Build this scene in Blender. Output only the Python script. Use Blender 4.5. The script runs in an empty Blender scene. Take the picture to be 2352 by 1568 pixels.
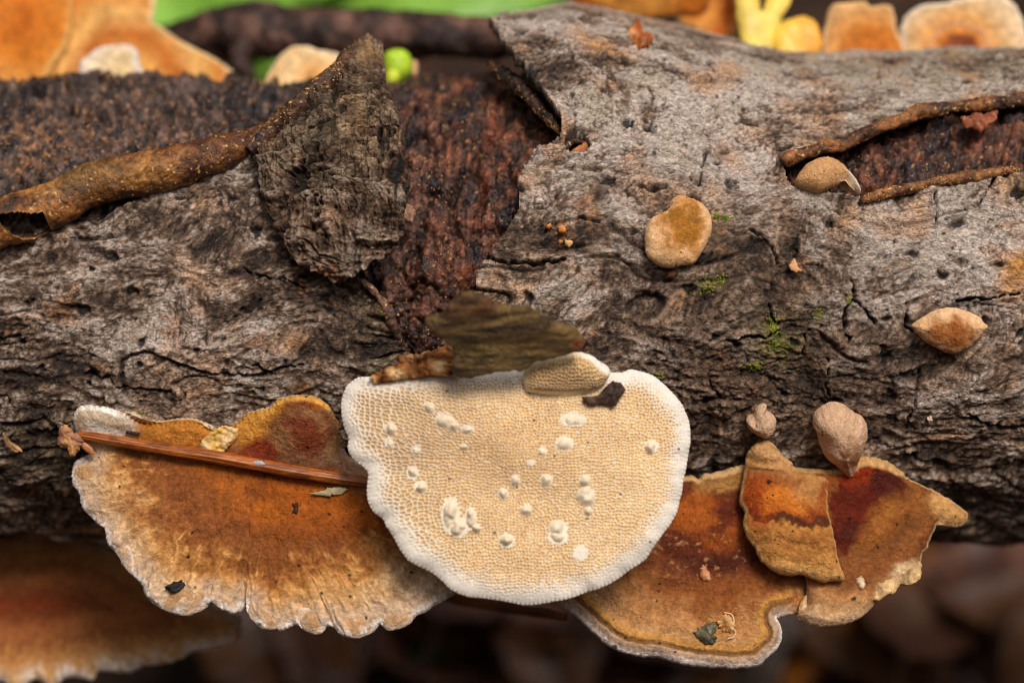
import bpy, math, random
import numpy as np
from math import radians, sin, cos, pi
random.seed(4); RNG = np.random.default_rng(11)
scene = bpy.context.scene
COL = scene.collection
S = 0.01                      # everything below is laid out in centimetres, stored in metres

# ------------------------------------------------------------------ camera
W, H = 2352.0, 1568.0         # working pixel grid used to read directions off the photograph
LENS = 80.0
FPX = LENS / 36.0 * W
ELEV = radians(42.0); DIST = 34.0
PITCH = ELEV + radians(1.13)
CAM = np.array([0.0, -cos(ELEV) * DIST, sin(ELEV) * DIST])
FWD = np.array([0.0, cos(PITCH), -sin(PITCH)])
UP = np.array([0.0, sin(PITCH), cos(PITCH)])
cd = bpy.data.cameras.new('camera'); cam = bpy.data.objects.new('camera', cd); COL.objects.link(cam)
cd.lens = LENS; cd.sensor_width = 36.0; cd.clip_start = 0.01; cd.clip_end = 50.0
cam.location = CAM * S
cam.rotation_euler = (pi / 2 - PITCH, 0, 0)
cd.dof.use_dof = True; cd.dof.focus_distance = 30.3 * S; cd.dof.aperture_fstop = 9.3; cd.dof.aperture_blades = 0
scene.camera = cam

# ------------------------------------------------------------------ world, sun, exposure
SUN_EL, SUN_AZ = radians(72), radians(128)     # azimuth measured from +Y towards +X
w = bpy.data.worlds.new('World'); scene.world = w; w.use_nodes = True
nt = w.node_tree; nt.nodes.clear()
sky = nt.nodes.new('ShaderNodeTexSky'); sky.sky_type = 'NISHITA'; sky.sun_disc = False
sky.sun_elevation = SUN_EL; sky.sun_rotation = SUN_AZ; sky.dust_density = 4.0; sky.air_density = 1.0
hs = nt.nodes.new('ShaderNodeHueSaturation'); hs.inputs['Saturation'].default_value = 0.05
bg = nt.nodes.new('ShaderNodeBackground'); bg.inputs['Strength'].default_value = 0.10
out = nt.nodes.new('ShaderNodeOutputWorld')
nt.links.new(sky.outputs[0], hs.inputs['Color']); nt.links.new(hs.outputs[0], bg.inputs[0]); nt.links.new(bg.outputs[0], out.inputs[0])
sd = bpy.data.lights.new('sun', 'SUN'); sd.energy = 1.5; sd.angle = radians(18); sd.color = (1.0, 0.90, 0.80)
sun = bpy.data.objects.new('sun', sd); COL.objects.link(sun)
dirv = np.array([cos(SUN_EL) * sin(SUN_AZ), cos(SUN_EL) * cos(SUN_AZ), sin(SUN_EL)])
import mathutils
sun.rotation_euler = mathutils.Vector(dirv).to_track_quat('Z', 'Y').to_euler()
sun.location = tuple(dirv * 2)
scene.view_settings.view_transform = 'Standard'; scene.view_settings.look = 'None'
scene.view_settings.gamma = 1.0; scene.view_settings.use_curve_mapping = False
scene.view_settings.exposure = 0.52
scene.render.engine = 'CYCLES'
scene.cycles.use_denoising = True
scene.cycles.max_bounces = 6
scene.cycles.pixel_filter_type = 'BLACKMAN_HARRIS'; scene.cycles.filter_width = 1.0

# ------------------------------------------------------------------ maths helpers
def ss(a, b, x):
    t = np.clip((x - a) / (b - a), 0, 1); return t * t * (3 - 2 * t)
def C(r, g, b):
    c = np.array([r, g, b]) / 255.0
    return np.where(c <= 0.04045, c / 12.92, ((c + 0.055) / 1.055) ** 2.4)
def mix(a, b, wgt):
    wgt = np.asarray(wgt)[:, None]; return a * (1 - wgt) + b * wgt
_perm = np.random.default_rng(3).permutation(256); _perm = np.concatenate([_perm, _perm, _perm]).astype(np.int32)
_g = np.random.default_rng(5).normal(size=(256, 3)); _g = (_g / np.linalg.norm(_g, axis=1)[:, None]).astype(np.float32)
def noise(p):
    p = np.asarray(p, np.float32); outv = np.empty(len(p), np.float32)
    for a in range(0, len(p), 120000):
        q = p[a:a + 120000]; i = np.floor(q).astype(np.int32); f = q - i; i &= 255
        uu = f * f * f * (f * (f * 6 - 15) + 10); r = 0
        for dx in (0, 1):
            px = _perm[i[:, 0] + dx]; wx = uu[:, 0] if dx else 1 - uu[:, 0]
            for dy in (0, 1):
                py = _perm[px + i[:, 1] + dy]; wy = wx * (uu[:, 1] if dy else 1 - uu[:, 1])
                for dz in (0, 1):
                    g = _g[_perm[py + i[:, 2] + dz]]
                    dot = g[:, 0] * (f[:, 0] - dx) + g[:, 1] * (f[:, 1] - dy) + g[:, 2] * (f[:, 2] - dz)
                    r = r + dot * wy * (uu[:, 2] if dz else 1 - uu[:, 2])
        outv[a:a + 120000] = r
    return outv * 1.5
def fbm(p, o=3, gain=0.5):
    r = 0; a = 1.0; p = np.asarray(p, np.float32)
    for k in range(o):
        r = r + a * noise(p + 17.3 * k); p = p * 2.03; a *= gain
    return r
def n3(*c):
    return np.stack(np.broadcast_arrays(*c), 1).astype(np.float32)
def _h(ix, iy, k):
    n = (ix * 374761393 + iy * 668265263 + k * 974634777) & 0x7fffffff
    n = ((n ^ (n >> 13)) * 1274126177) & 0x7fffffff
    return ((n ^ (n >> 16)) & 0xffff) / 65535.0
def vor2(x, y, jit=0.8):
    ix = np.floor(x).astype(np.int64); iy = np.floor(y).astype(np.int64)
    f1 = np.full(x.shape, 9.0); f2 = np.full(x.shape, 9.0); cid = np.zeros(x.shape)
    for dx in (-1, 0, 1):
        for dy in (-1, 0, 1):
            cx, cy = ix + dx, iy + dy
            d = np.hypot(cx + 0.5 + jit * (_h(cx, cy, 1) - 0.5) - x, cy + 0.5 + jit * (_h(cx, cy, 2) - 0.5) - y)
            new = d < f1
            f2 = np.where(new, f1, np.minimum(f2, d)); cid = np.where(new, _h(cx, cy, 3), cid); f1 = np.where(new, d, f1)
    return f1, f2, cid
def sdf(poly, u, v):
    """signed distance to a polygon in working pixels, negative inside"""
    P = np.asarray(poly, float); Q = np.roll(P, -1, 0)
    d2 = np.full(u.shape, 1e12); ins = np.zeros(u.shape, bool)
    for (ax, ay), (bx, by) in zip(P, Q):
        ex, ey = bx - ax, by - ay; wx, wy = u - ax, v - ay
        t = np.clip((wx * ex + wy * ey) / (ex * ex + ey * ey + 1e-9), 0, 1)
        d2 = np.minimum(d2, (wx - ex * t) ** 2 + (wy - ey * t) ** 2)
        c = ((ay > v) != (by > v)) & (u < (bx - ax) * (v - ay) / (by - ay + 1e-12) + ax)
        ins ^= c
    d = np.sqrt(d2); return np.where(ins, -d, d)
def pldist(pts, u, v):
    d2 = np.full(u.shape, 1e12)
    for (ax, ay), (bx, by) in zip(pts[:-1], pts[1:]):
        ex, ey = bx - ax, by - ay; wx, wy = u - ax, v - ay
        t = np.clip((wx * ex + wy * ey) / (ex * ex + ey * ey + 1e-9), 0, 1)
        d2 = np.minimum(d2, (wx - ex * t) ** 2 + (wy - ey * t) ** 2)
    return np.sqrt(d2)
def rayd(u, v):
    u = np.asarray(u, float); v = np.asarray(v, float)
    return np.stack([(u - W / 2) / FPX, UP[1] * (H / 2 - v) / FPX + FWD[1], UP[2] * (H / 2 - v) / FPX + FWD[2]], -1)
def unproj(u, v, t):
    return CAM + rayd(u, v) * np.asarray(t)[..., None]
def proj(P):
    q = P - CAM; z = q @ FWD
    return W / 2 + FPX * q[..., 0] / z, H / 2 - FPX * (q @ UP) / z, z
RB = 3.66
def logt(u, v, R=RB):
    """view depth at which the pixel's ray meets the log cylinder (axis = X through the origin)"""
    d = rayd(u, v); a = d[..., 1] ** 2 + d[..., 2] ** 2
    b = CAM[1] * d[..., 1] + CAM[2] * d[..., 2]; c = CAM[1] ** 2 + CAM[2] ** 2 - R * R
    return (-b - np.sqrt(np.maximum(b * b - a * c, 0))) / a
def plane_t(pu, pv, pt, n):
    A = unproj(pu, pv, pt); n = np.array(n, float)
    return lambda u, v: ((A - CAM) @ n) / (rayd(u, v) @ n)
def smin(a, b, k):
    h = np.clip(0.5 + 0.5 * (b - a) / k, 0, 1); return b * (1 - h) + a * h - k * h * (1 - h)
def spline(pts, n, closed=True):
    P = np.asarray(pts, float); m = len(P)
    k = 14; seq = []
    rng = range(m) if closed else range(m - 1)
    for i in rng:
        if closed: p0, p1, p2, p3 = P[i - 1], P[i], P[(i + 1) % m], P[(i + 2) % m]
        else: p0, p1, p2, p3 = P[max(i - 1, 0)], P[i], P[i + 1], P[min(i + 2, m - 1)]
        t = np.linspace(0, 1, k, endpoint=False)[:, None]
        seq.append(0.5 * (2 * p1 + (p2 - p0) * t + (2 * p0 - 5 * p1 + 4 * p2 - p3) * t ** 2 + (3 * p1 - p0 - 3 * p2 + p3) * t ** 3))
    seq = np.concatenate(seq + ([P[:1]] if closed else [P[-1:]]))
    L = np.concatenate([[0], np.cumsum(np.linalg.norm(np.diff(seq[:, :2], axis=0), axis=1))])
    s = np.linspace(0, L[-1], n, endpoint=not closed)
    return np.stack([np.interp(s, L, seq[:, j]) for j in range(seq.shape[1])], 1)

# ------------------------------------------------------------------ mesh helpers
def mesh_obj(name, V, quads, mat, parent=None, attrs=None, tris=None, smooth=True):
    me = bpy.data.meshes.new(name); V = np.asarray(V, np.float32) * S
    quads = np.asarray(quads, np.int32).reshape(-1, 4); tris = np.zeros((0, 3), np.int32) if tris is None else np.asarray(tris, np.int32).reshape(-1, 3)
    me.vertices.add(len(V)); me.vertices.foreach_set('co', V.ravel())
    nl = quads.size + tris.size; me.loops.add(nl)
    me.loops.foreach_set('vertex_index', np.concatenate([quads.ravel(), tris.ravel()]))
    me.polygons.add(len(quads) + len(tris))
    st = np.concatenate([np.arange(len(quads)) * 4, quads.size + np.arange(len(tris)) * 3]).astype(np.int32)
    me.polygons.foreach_set('loop_start', st)
    me.polygons.foreach_set('use_smooth', np.full(len(st), smooth, bool))
    for k, a in (attrs or {}).items():
        a = np.asarray(a, np.float32)
        if a.ndim == 2:
            at = me.attributes.new(k, 'FLOAT_COLOR', 'POINT')
            at.data.foreach_set('color', np.concatenate([a, np.ones((len(a), 1), np.float32)], 1).ravel())
        else:
            at = me.attributes.new(k, 'FLOAT', 'POINT'); at.data.foreach_set('value', a)
    me.update(calc_edges=True); me.validate()
    me.materials.append(mat)
    o = bpy.data.objects.new(name, me); COL.objects.link(o)
    if parent is not None: o.parent = parent; o.matrix_parent_inverse = parent.matrix_basis.inverted()
    return o
def thing(name, label, cat, loc, group=None):
    e = bpy.data.objects.new(name, None); COL.objects.link(e); e.empty_display_size = 0.01
    e.location = np.asarray(loc, float) * S; e.matrix_basis = mathutils.Matrix.Translation(e.location)
    e['label'] = label; e['category'] = cat
    if group: e['group'] = group
    return e
def tag(o, label, cat, group=None):
    o['label'] = label; o['category'] = cat
    if group: o['group'] = group
    return o
def qgrid(nr, nc, wrap=False):
    i = np.arange(nr - 1)[:, None]; j = np.arange(nc if wrap else nc - 1)[None]
    j2 = (j + 1) % nc
    return np.stack([i * nc + j, i * nc + j2, (i + 1) * nc + j2, (i + 1) * nc + j], -1).reshape(-1, 4)

# ------------------------------------------------------------------ materials
def pigment_mat(name, rough=0.6, bump=0.3, bscale=30, var=0.35, vscale=14, spec=0.4, vdist=0.0, aniso=(1, 1, 1), rvar=0.15, subs=0.0, bdist=0.0006, coat=0.0, vcon=0.2, wetk=0.4):
    m = bpy.data.materials.new(name); m.use_nodes = True; t = m.node_tree; N = t.nodes; L = t.links
    b = N['Principled BSDF']
    at = N.new('ShaderNodeAttribute'); at.attribute_name = 'pig'
    tc = N.new('ShaderNodeTexCoord'); mp = N.new('ShaderNodeMapping'); mp.inputs['Scale'].default_value = tuple(100 * a for a in aniso)
    L.new(tc.outputs['Object'], mp.inputs[0])
    nz = N.new('ShaderNodeTexNoise'); nz.inputs['Scale'].default_value = vscale; nz.inputs['Detail'].default_value = 5; nz.inputs['Roughness'].default_value = 0.65; nz.inputs['Distortion'].default_value = vdist
    L.new(mp.outputs[0], nz.inputs['Vector'])
    mr = N.new('ShaderNodeMapRange'); mr.inputs['From Min'].default_value = 0.5 - vcon; mr.inputs['From Max'].default_value = 0.5 + vcon
    mr.inputs['To Min'].default_value = 1 - var; mr.inputs['To Max'].default_value = 1 + var
    L.new(nz.outputs[0], mr.inputs[0])
    mx = N.new('ShaderNodeVectorMath'); mx.operation = 'SCALE'
    L.new(at.outputs['Color'], mx.inputs[0]); L.new(mr.outputs[0], mx.inputs['Scale']); L.new(mx.outputs[0], b.inputs['Base Color'])
    n2 = N.new('ShaderNodeTexNoise'); n2.inputs['Scale'].default_value = bscale; n2.inputs['Detail'].default_value = 4; n2.inputs['Roughness'].default_value = 0.6; n2.inputs['Distortion'].default_value = vdist * 0.7
    L.new(mp.outputs[0], n2.inputs['Vector'])
    bp = N.new('ShaderNodeBump'); bp.inputs['Strength'].default_value = bump; bp.inputs['Distance'].default_value = bdist
    L.new(n2.outputs[0], bp.inputs['Height']); L.new(bp.outputs[0], b.inputs['Normal'])
    r2 = N.new('ShaderNodeMapRange'); r2.inputs['To Min'].default_value = rough - rvar; r2.inputs['To Max'].default_value = rough + rvar
    r2.inputs['From Min'].default_value = 0.35; r2.inputs['From Max'].default_value = 0.65
    wet = N.new('ShaderNodeAttribute'); wet.attribute_name = 'wet'
    sb = N.new('ShaderNodeMath'); sb.operation = 'MULTIPLY_ADD'; sb.inputs[1].default_value = -wetk; sb.use_clamp = True
    L.new(n2.outputs[0], r2.inputs[0]); L.new(wet.outputs['Fac'], sb.inputs[0]); L.new(r2.outputs[0], sb.inputs[2]); L.new(sb.outputs[0], b.inputs['Roughness'])
    b.inputs['Specular IOR Level'].default_value = spec
    b.inputs['Coat Weight'].default_value = coat; b.inputs['Coat Roughness'].default_value = 0.25
    if subs:
        b.inputs['Subsurface Weight'].default_value = subs; b.inputs['Subsurface Radius'].default_value = (1, 0.6, 0.3); b.inputs['Subsurface Scale'].default_value = 0.0006
    return m
M_BARK = pigment_mat('bark_grey', rough=0.5, bump=1.0, bscale=15, var=0.5, vscale=14, vdist=1.5, aniso=(0.8, 1.15, 1.15), spec=0.28, bdist=0.0008, vcon=0.16)
M_CORE = pigment_mat('rotten_wood', rough=0.42, bump=1.0, bscale=12, var=0.7, vscale=11, vcon=0.16, spec=0.35, vdist=0.6, rvar=0.2, bdist=0.0006)
M_ROLL = pigment_mat('bark_inner', rough=0.42, bump=0.8, bscale=16, var=0.65, vscale=11, vcon=0.17, spec=0.35, vdist=0.5, bdist=0.0005)
M_CAP = pigment_mat('cap_velvet', rough=0.62, bump=0.75, bscale=24, var=0.30, vscale=15, spec=0.11, vdist=0.5, rvar=0.2, bdist=0.0005, vcon=0.17, wetk=0.40)
M_BACK = pigment_mat('cap_velvet_dry', rough=0.65, bump=0.5, bscale=20, var=0.30, vscale=9, spec=0.15)
M_PALE = pigment_mat('fungus_pale', rough=0.65, bump=0.4, bscale=30, var=0.10, vscale=14, spec=0.3, bdist=0.0003, subs=0.0)
M_KNOB = pigment_mat('fungus_felt', rough=0.8, bump=0.9, bscale=30, var=0.24, vscale=20, spec=0.12, vdist=0.8, bdist=0.0004)
M_STEM = pigment_mat('stem_glossy', rough=0.3, bump=0.25, bscale=10, var=0.45, vscale=6, spec=0.55, aniso=(1, 8, 8), rvar=0.12, bdist=0.0003)
M_LITTER = pigment_mat('litter', rough=0.7, bump=0.4, bscale=6, var=0.45, vscale=3, spec=0.3)
M_LEAF = pigment_mat('leaf_blade', rough=0.5, bump=0.3, bscale=5, var=0.25, vscale=3, spec=0.4)
M_SOIL = pigment_mat('soil', rough=0.85, bump=0.8, bscale=3, var=0.6, vscale=1.2, spec=0.2, bdist=0.004)

# ------------------------------------------------------------------ bark pattern
def bark(p, pale=0.0, plates=0.0, orange=0.0, olive=0.0, seed=0.0, smooth=0.0):
    """relief (cm) and pigment of bark at points p (cm on the undeformed log)"""
    p = np.asarray(p, np.float32) + seed
    st = np.array([0.62, 1.0, 1.0], np.float32)
    wx = fbm(p * 0.9 * st, 2); wy = fbm(p * 0.9 * st + 31.7, 2)
    q = p.copy(); q[:, 1] += 0.34 * wx; q[:, 2] += 0.34 * wy; q[:, 0] += 0.3 * wy
    big = fbm(q * 0.85 * st, 3)
    mid = fbm(q * 3.1 * st, 3)
    rid = 1 - np.abs(noise(q * np.array([1.7, 4.6, 4.6], np.float32) + 7.7)) * 2.2
    rid2 = 1 - np.abs(noise(q * np.array([4.2, 8.5, 8.5], np.float32) + 3.1)) * 2.2
    fine = noise(q * 15.0); fin2 = noise(q * 26.0 + 9)
    ang = np.arctan2(p[:, 2], -p[:, 1]) * 3.66
    f1, f2, cid = vor2(p[:, 0] * 5.0 + 0.5 * mid, ang * 6.5 + 0.5 * wx, 0.95)
    crk = 1 - ss(0.02, 0.16, f2 - f1)
    h = 0.075 * big + 0.040 * mid + 0.030 * np.maximum(rid, -0.3) + 0.018 * rid2 + 0.014 * fine + 0.006 * fin2
    h = h + plates * (0.02 * (cid - 0.5) - 0.035 * crk)
    verm = ss(0.16, 0.02, np.abs(noise(q * np.array([7.0, 10.5, 10.5], np.float32) + 44))) * ss(-0.5, 0.3, noise(p * 2.1 + 5))
    film = 0.55 * mid + 0.32 * big + 0.36 * fine + 0.30 * fin2 + 0.16 * rid2 + pale - 0.45 * verm
    h = h - 0.012 * verm
    a = ss(-0.62, 0.62, film)
    dark = C(52, 41, 35); midc = C(126, 101, 82); light = C(204, 187, 175)
    hue = fbm(p * 1.3 + 50, 2)[:, None]
    light = light + hue * (C(204, 152, 104) - light) * np.where(hue > 0, 1.3, 0) + np.where(hue < 0, -hue, 0) * (C(186, 170, 148) - light)
    col = np.where((a < 0.5)[:, None], mix(np.broadcast_to(dark, (len(p), 3)), np.broadcast_to(midc, (len(p), 3)), np.clip(a * 2, 0, 1)),
                   mix(np.broadcast_to(midc, (len(p), 3)), light, np.clip(a * 2 - 1, 0, 1)))
    pc_ = np.broadcast_to(C(122, 96, 76), (len(p), 3)) * (0.55 + 0.75 * cid + 0.35 * fine + 0.35 * fin2)[:, None]
    pc_ = mix(pc_, C(170, 146, 124), ss(0.1, 0.8, film) * 0.6)
    g_1, g_2, g_id = vor2(p[:, 0] * 11 + 0.5 * mid, ang * 13 + 0.5 * wx, 1.0)
    crk2 = 1 - ss(0.02, 0.14, g_2 - g_1)
    pc_ = mix(pc_, C(28, 23, 20), np.clip(crk + 0.6 * crk2, 0, 1) * 0.85)
    h = h - plates * 0.014 * crk2
    pl_ = plates * ss(-0.75, 0.25, mid + 0.5 * big + 0.3) if np.ndim(plates) else np.full(len(p), plates)
    col = mix(col, pc_, np.clip(pl_, 0, 1) * 0.85)
    col = mix(col, C(34, 28, 24), crk2 * ss(-0.2, 0.5, noise(p * 1.9 + 33)) * 0.6)
    o = ss(0.45, 0.9, noise(p * 2.3 + 80) + 0.6 * fine + orange) * 0.55
    col = mix(col, C(176, 112, 62), o)
    col = mix(col, C(118, 108, 58), np.clip(olive * ss(-0.5, 0.6, mid + 0.4 * big), 0, 0.75))
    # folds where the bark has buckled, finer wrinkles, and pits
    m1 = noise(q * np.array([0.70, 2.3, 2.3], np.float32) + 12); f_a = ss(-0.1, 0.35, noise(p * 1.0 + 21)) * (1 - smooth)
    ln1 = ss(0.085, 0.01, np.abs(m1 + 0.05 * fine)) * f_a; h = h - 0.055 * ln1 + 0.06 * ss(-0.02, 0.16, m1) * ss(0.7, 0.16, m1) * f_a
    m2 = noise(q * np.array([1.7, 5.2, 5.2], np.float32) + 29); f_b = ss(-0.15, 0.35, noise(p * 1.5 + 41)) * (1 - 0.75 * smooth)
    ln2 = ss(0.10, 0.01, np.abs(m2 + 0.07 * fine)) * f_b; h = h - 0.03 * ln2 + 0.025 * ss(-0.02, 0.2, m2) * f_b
    col = mix(col, C(34, 28, 23), np.clip(0.85 * ln1 + 0.6 * ln2, 0, 0.9))  # shade inside the folds and wrinkles painted as dark colour
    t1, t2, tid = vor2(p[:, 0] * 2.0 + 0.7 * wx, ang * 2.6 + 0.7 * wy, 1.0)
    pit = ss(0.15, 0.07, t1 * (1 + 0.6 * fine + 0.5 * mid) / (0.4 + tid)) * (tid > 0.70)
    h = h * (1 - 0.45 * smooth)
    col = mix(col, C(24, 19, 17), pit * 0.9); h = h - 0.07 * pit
    # small black fruiting specks
    g1, g2, gid = vor2(p[:, 0] * 5.2 + 3, ang * 5.2, 1.0)
    spk = ss(0.15, 0.07, g1 / (0.3 + gid) * (1 + 0.7 * fine)) * (gid > 0.55) * (noise(p * 1.4 + 70) > 0.0)
    col = mix(col, C(22, 19, 18), spk * 0.85); h = h - 0.012 * spk
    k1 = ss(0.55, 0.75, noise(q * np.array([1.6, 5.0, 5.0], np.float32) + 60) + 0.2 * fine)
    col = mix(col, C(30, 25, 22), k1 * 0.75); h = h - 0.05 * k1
    return h, col
def wood(p, seed=0.0):
    p = np.asarray(p, np.float32) + seed
    ang = np.arctan2(p[:, 2], -p[:, 1]) * 3.3
    wx = fbm(p * 1.3, 2)
    f1, f2, cid = vor2(p[:, 0] * 3.0 + 0.9 * wx, ang * 1.7 + 1.2 * wx, 1.0)
    s1, s2, sid = vor2(p[:, 0] * 9.0 + 1.0 * wx, ang * 6.0 + 1.2 * wx, 1.0)
    crk = 1 - ss(0.02, 0.12, f2 - f1); crs = 1 - ss(0.02, 0.2, s2 - s1)
    mid = fbm(p * np.array([5.0, 2.8, 2.8], np.float32), 3); fine = noise(p * 13); fin2 = noise(p * 24)
    h = 0.12 * fbm(p * 0.9, 2) + 0.17 * (cid - 0.5) - 0.11 * crk + 0.05 * mid + 0.03 * (sid - 0.5) - 0.02 * crs + 0.03 * fbm(p * np.array([2.0, 1.0, 1.0], np.float32) + 5, 2) + 0.035 * fine + 0.02 * fin2
    fib = noise(p * np.array([15.0, 2.4, 2.4], np.float32) + 2.0 * wx[:, None]); fib2 = noise(p * np.array([28.0, 5.0, 5.0], np.float32) + 8)
    h = h + 0.035 * fib + 0.015 * fib2
    a = ss(-0.6, 0.9, 0.7 * mid + 0.3 * fine + 0.3 * (cid - 0.5) + 0.5 * fib + 0.3 * fib2)
    col = mix(np.broadcast_to(C(44, 27, 22), (len(p), 3)), np.broadcast_to(C(142, 86, 62), (len(p), 3)), a)
    col = col * (0.7 + 0.6 * sid)[:, None]; lf = ss(-0.6, -2.6, p[:, 0]); g_ = col.mean(1); col = mix(col, g_[:, None] * np.array([1.18, 0.94, 0.82]), lf * 0.7)
    blk = ss(0.66, 0.82, cid + 0.2 * mid); col = mix(col, C(32, 28, 32), blk * 0.9)
    rust = ss(0.15, 0.75, noise(p * 1.7 + 20) + 0.4 * mid) * ss(-3.0, -0.5, p[:, 0]); col = mix(col, C(136, 66, 40), rust * 0.6); col = mix(col, C(24, 18, 17), crs * 0.35 + crk * 0.3)
    spk = ss(0.45, 0.7, fin2 + 0.25 * fine); col = mix(col, C(196, 140, 88), spk * 0.8)
    return h, col, np.clip(blk * 0.7 + 0.3, 0, 1)

# ------------------------------------------------------------------ the log
# where the bark is gone, traced in working pixels
EXPO1 = [(-900, 760), (-200, 575), (0, 505), (150, 448), (300, 402), (450, 368), (560, 340), (640, 420), (720, 500), (790, 600), (830, 640), (880, 685), (905, 740), (930, 800), (960, 870), (1000, 805), (1045, 715), (1090, 662), (1095, 620), (1140, 560), (1185, 490), (1190, 420), (1240, 352), (1285, 340), (1290, 300), (1250, 265), (1200, 215), (1150, 180), (1122, 130), (1135, 60), (1150, -700), (-900, -700)]
EXPO2 = [(1800, 372), (1830, 352), (1900, 336), (1960, 322), (2000, 302), (2060, 280), (2110, 258), (2200, 240), (2352, 228), (2900, 200), (2900, 340), (2450, 375), (2330, 392), (2200, 415), (2080, 438), (1985, 458), (1940, 442), (1870, 440), (1820, 430), (1802, 402)]
EXPO3 = [(1296, 346), (1305, 332), (1325, 326), (1345, 332), (1356, 346), (1342, 358), (1318, 362), (1302, 357)]
CRACKS = [([(1620, 356), (1613, 385), (1604, 424)], 6), ([(2151, 437), (2152, 496), (2146, 520)], 3), ([(1958, 637), (1963, 684), (1985, 721), (2006, 745)], 6), ([(1963, 684), (1941, 708), (1938, 761), (1950, 780)], 6),
          ([(1770, 697), (1776, 738), (1790, 755), (1766, 771), (1669, 781)], 4), ([(2082, 697), (2085, 745), (2099, 761)], 5), ([(1899, 822), (1904, 870), (1904, 915)], 4), ([(1729, 523), (1776, 563), (1790, 600)], 4),
          ([(1622, 879), (1640, 900), (1660, 925)], 5), ([(1890, 189), (1935, 196)], 5), ([(1462, 424), (1490, 432), (1530, 425)], 7), ([(1900, 620), (1850, 600), (1820, 560)], 3), ([(1850, 760), (1848, 810)], 3),
          ([(1240, 520), (1320, 500), (1380, 505)], 3), ([(1090, 590), (1180, 610), (1290, 600)], 5), ([(1470, 285), (1540, 275)], 4), ([(2200, 690), (2290, 685), (2340, 672)], 3), ([(2290, 400), (2250, 470), (2190, 490)], 3),
          ([(570, 840), (640, 850), (690, 842)], 3), ([(550, 620), (650, 640), (700, 660)], 4), ([(200, 860), (300, 890), (400, 905)], 5), ([(0, 985), (90, 975), (160, 985)], 7), ([(120, 960), (180, 985)], 4),
          ([(2110, 860), (2100, 930), (2080, 990)], 4), ([(2010, 1010), (2100, 1060), (2200, 1070)], 5), ([(2220, 950), (2300, 990), (2352, 985)], 7), ([(600, 960), (615, 945)], 8)]
def bump_r(x, phi):
    up = np.interp(x, [-30, -0.6, -0.2, 0.9, 1.9, 2.9, 3.6, 4.4, 5.5, 6.6, 7.6, 30], [0.1, 0.35, 0.55, 0.72, 0.50, 0.28, 0.10, -0.03, -0.05, 0.0, 0.04, 0.0])
    return up * ss(radians(62), radians(104), phi)
def blobs(u, v, L):
    r = np.zeros(u.shape)
    for cu, cv, ru, rv, a in L: r += a * np.exp(-(((u - cu) / ru) ** 2 + ((v - cv) / rv) ** 2))
    return r
PALE = [(2220, 560, 260, 130, 0.60), (1420, 380, 200, 110, 0.38), (1900, 230, 480, 90, 0.34), (1330, 660, 90, 60, 0.35), (480, 740, 300, 100, 0.12), (300, 620, 500, 420, -0.10), (1700, 900, 500, 130, -0.14), (1000, 1150, 1600, 90, -0.25), (1980, 500, 200, 80, 0.12), (1720, 400, 120, 60, 0.25),  # the broad low negative band paints shade along the log's bottom
        (1720, 740, 200, 190, -0.10), (1900, 880, 300, 90, -0.12), (1250, 560, 120, 60, -0.15), (820, 790, 130, 110, -0.40), (350, 520, 260, 50, -0.2), (200, 880, 220, 45, -0.18), (100, 1040, 200, 60, -0.3), (2150, 800, 150, 60, -0.1), (2100, 1020, 300, 60, -0.05), (720, 640, 100, 50, -0.25)]
def axis_grid(lo, hi, d0, d1, step, nco, mid=0.0):
    b = np.arange(d0, d1, step)
    if mid:                                   # a medium dense zone on either side of the dense one
        m0, m1 = np.arange(d0 - mid, d0, step * 2.6), np.arange(d1 + step, d1 + mid, step * 2.6); b = np.concatenate([m0[m0 < d0 - step], b, m1]); d0, d1 = d0 - mid, d1 + mid
    a = np.linspace(lo, d0, nco, endpoint=False); c = np.linspace(d1 + step, hi, nco)
    return np.concatenate([a, b, c])
xs = axis_grid(-30, 30, -7.9, 7.9, 0.0205, 60, 5.0)
ph = axis_grid(radians(-138), radians(222), radians(-44), radians(131), 0.0195 / RB, 16)
X, PH = [a.ravel() for a in np.meshgrid(xs, ph)]
base = np.stack([X, -RB * np.cos(PH), RB * np.sin(PH)], 1)
u, v, _ = proj(base)
front = PH > radians(-46)
wob = 9 * fbm(base * 3.0, 3)
e1 = sdf(EXPO1, u, v) + wob; e2 = sdf(EXPO2, u, v) + 0.6 * wob; e3 = sdf(EXPO3, u, v) + 0.3 * wob
EXP = np.where(front, np.minimum(np.minimum(e1, e2), e3), 500.0)
EXP = np.where((PH > radians(120)) & (X < -0.2), -100.0, EXP)
plates = np.clip(blobs(u, v, [(1750, 760, 260, 220, 1.0), (1500, 960, 200, 80, 0.6), (1250, 580, 120, 70, 0.35)]), 0, 1) * front
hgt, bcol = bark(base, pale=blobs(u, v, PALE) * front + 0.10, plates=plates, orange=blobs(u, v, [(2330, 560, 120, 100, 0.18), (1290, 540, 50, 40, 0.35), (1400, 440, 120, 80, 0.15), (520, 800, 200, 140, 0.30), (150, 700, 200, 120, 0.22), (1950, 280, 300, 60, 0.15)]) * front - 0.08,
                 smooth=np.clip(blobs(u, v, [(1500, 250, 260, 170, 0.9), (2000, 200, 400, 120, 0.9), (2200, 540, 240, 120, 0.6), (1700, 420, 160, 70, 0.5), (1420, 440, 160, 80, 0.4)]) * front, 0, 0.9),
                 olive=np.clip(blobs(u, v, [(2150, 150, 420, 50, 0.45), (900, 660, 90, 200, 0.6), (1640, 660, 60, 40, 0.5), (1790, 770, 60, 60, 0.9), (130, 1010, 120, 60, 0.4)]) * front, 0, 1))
crk = np.zeros(len(u))
near = front & (np.abs(u - W / 2) < 1300)
idx = np.where(near)[0]
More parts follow.
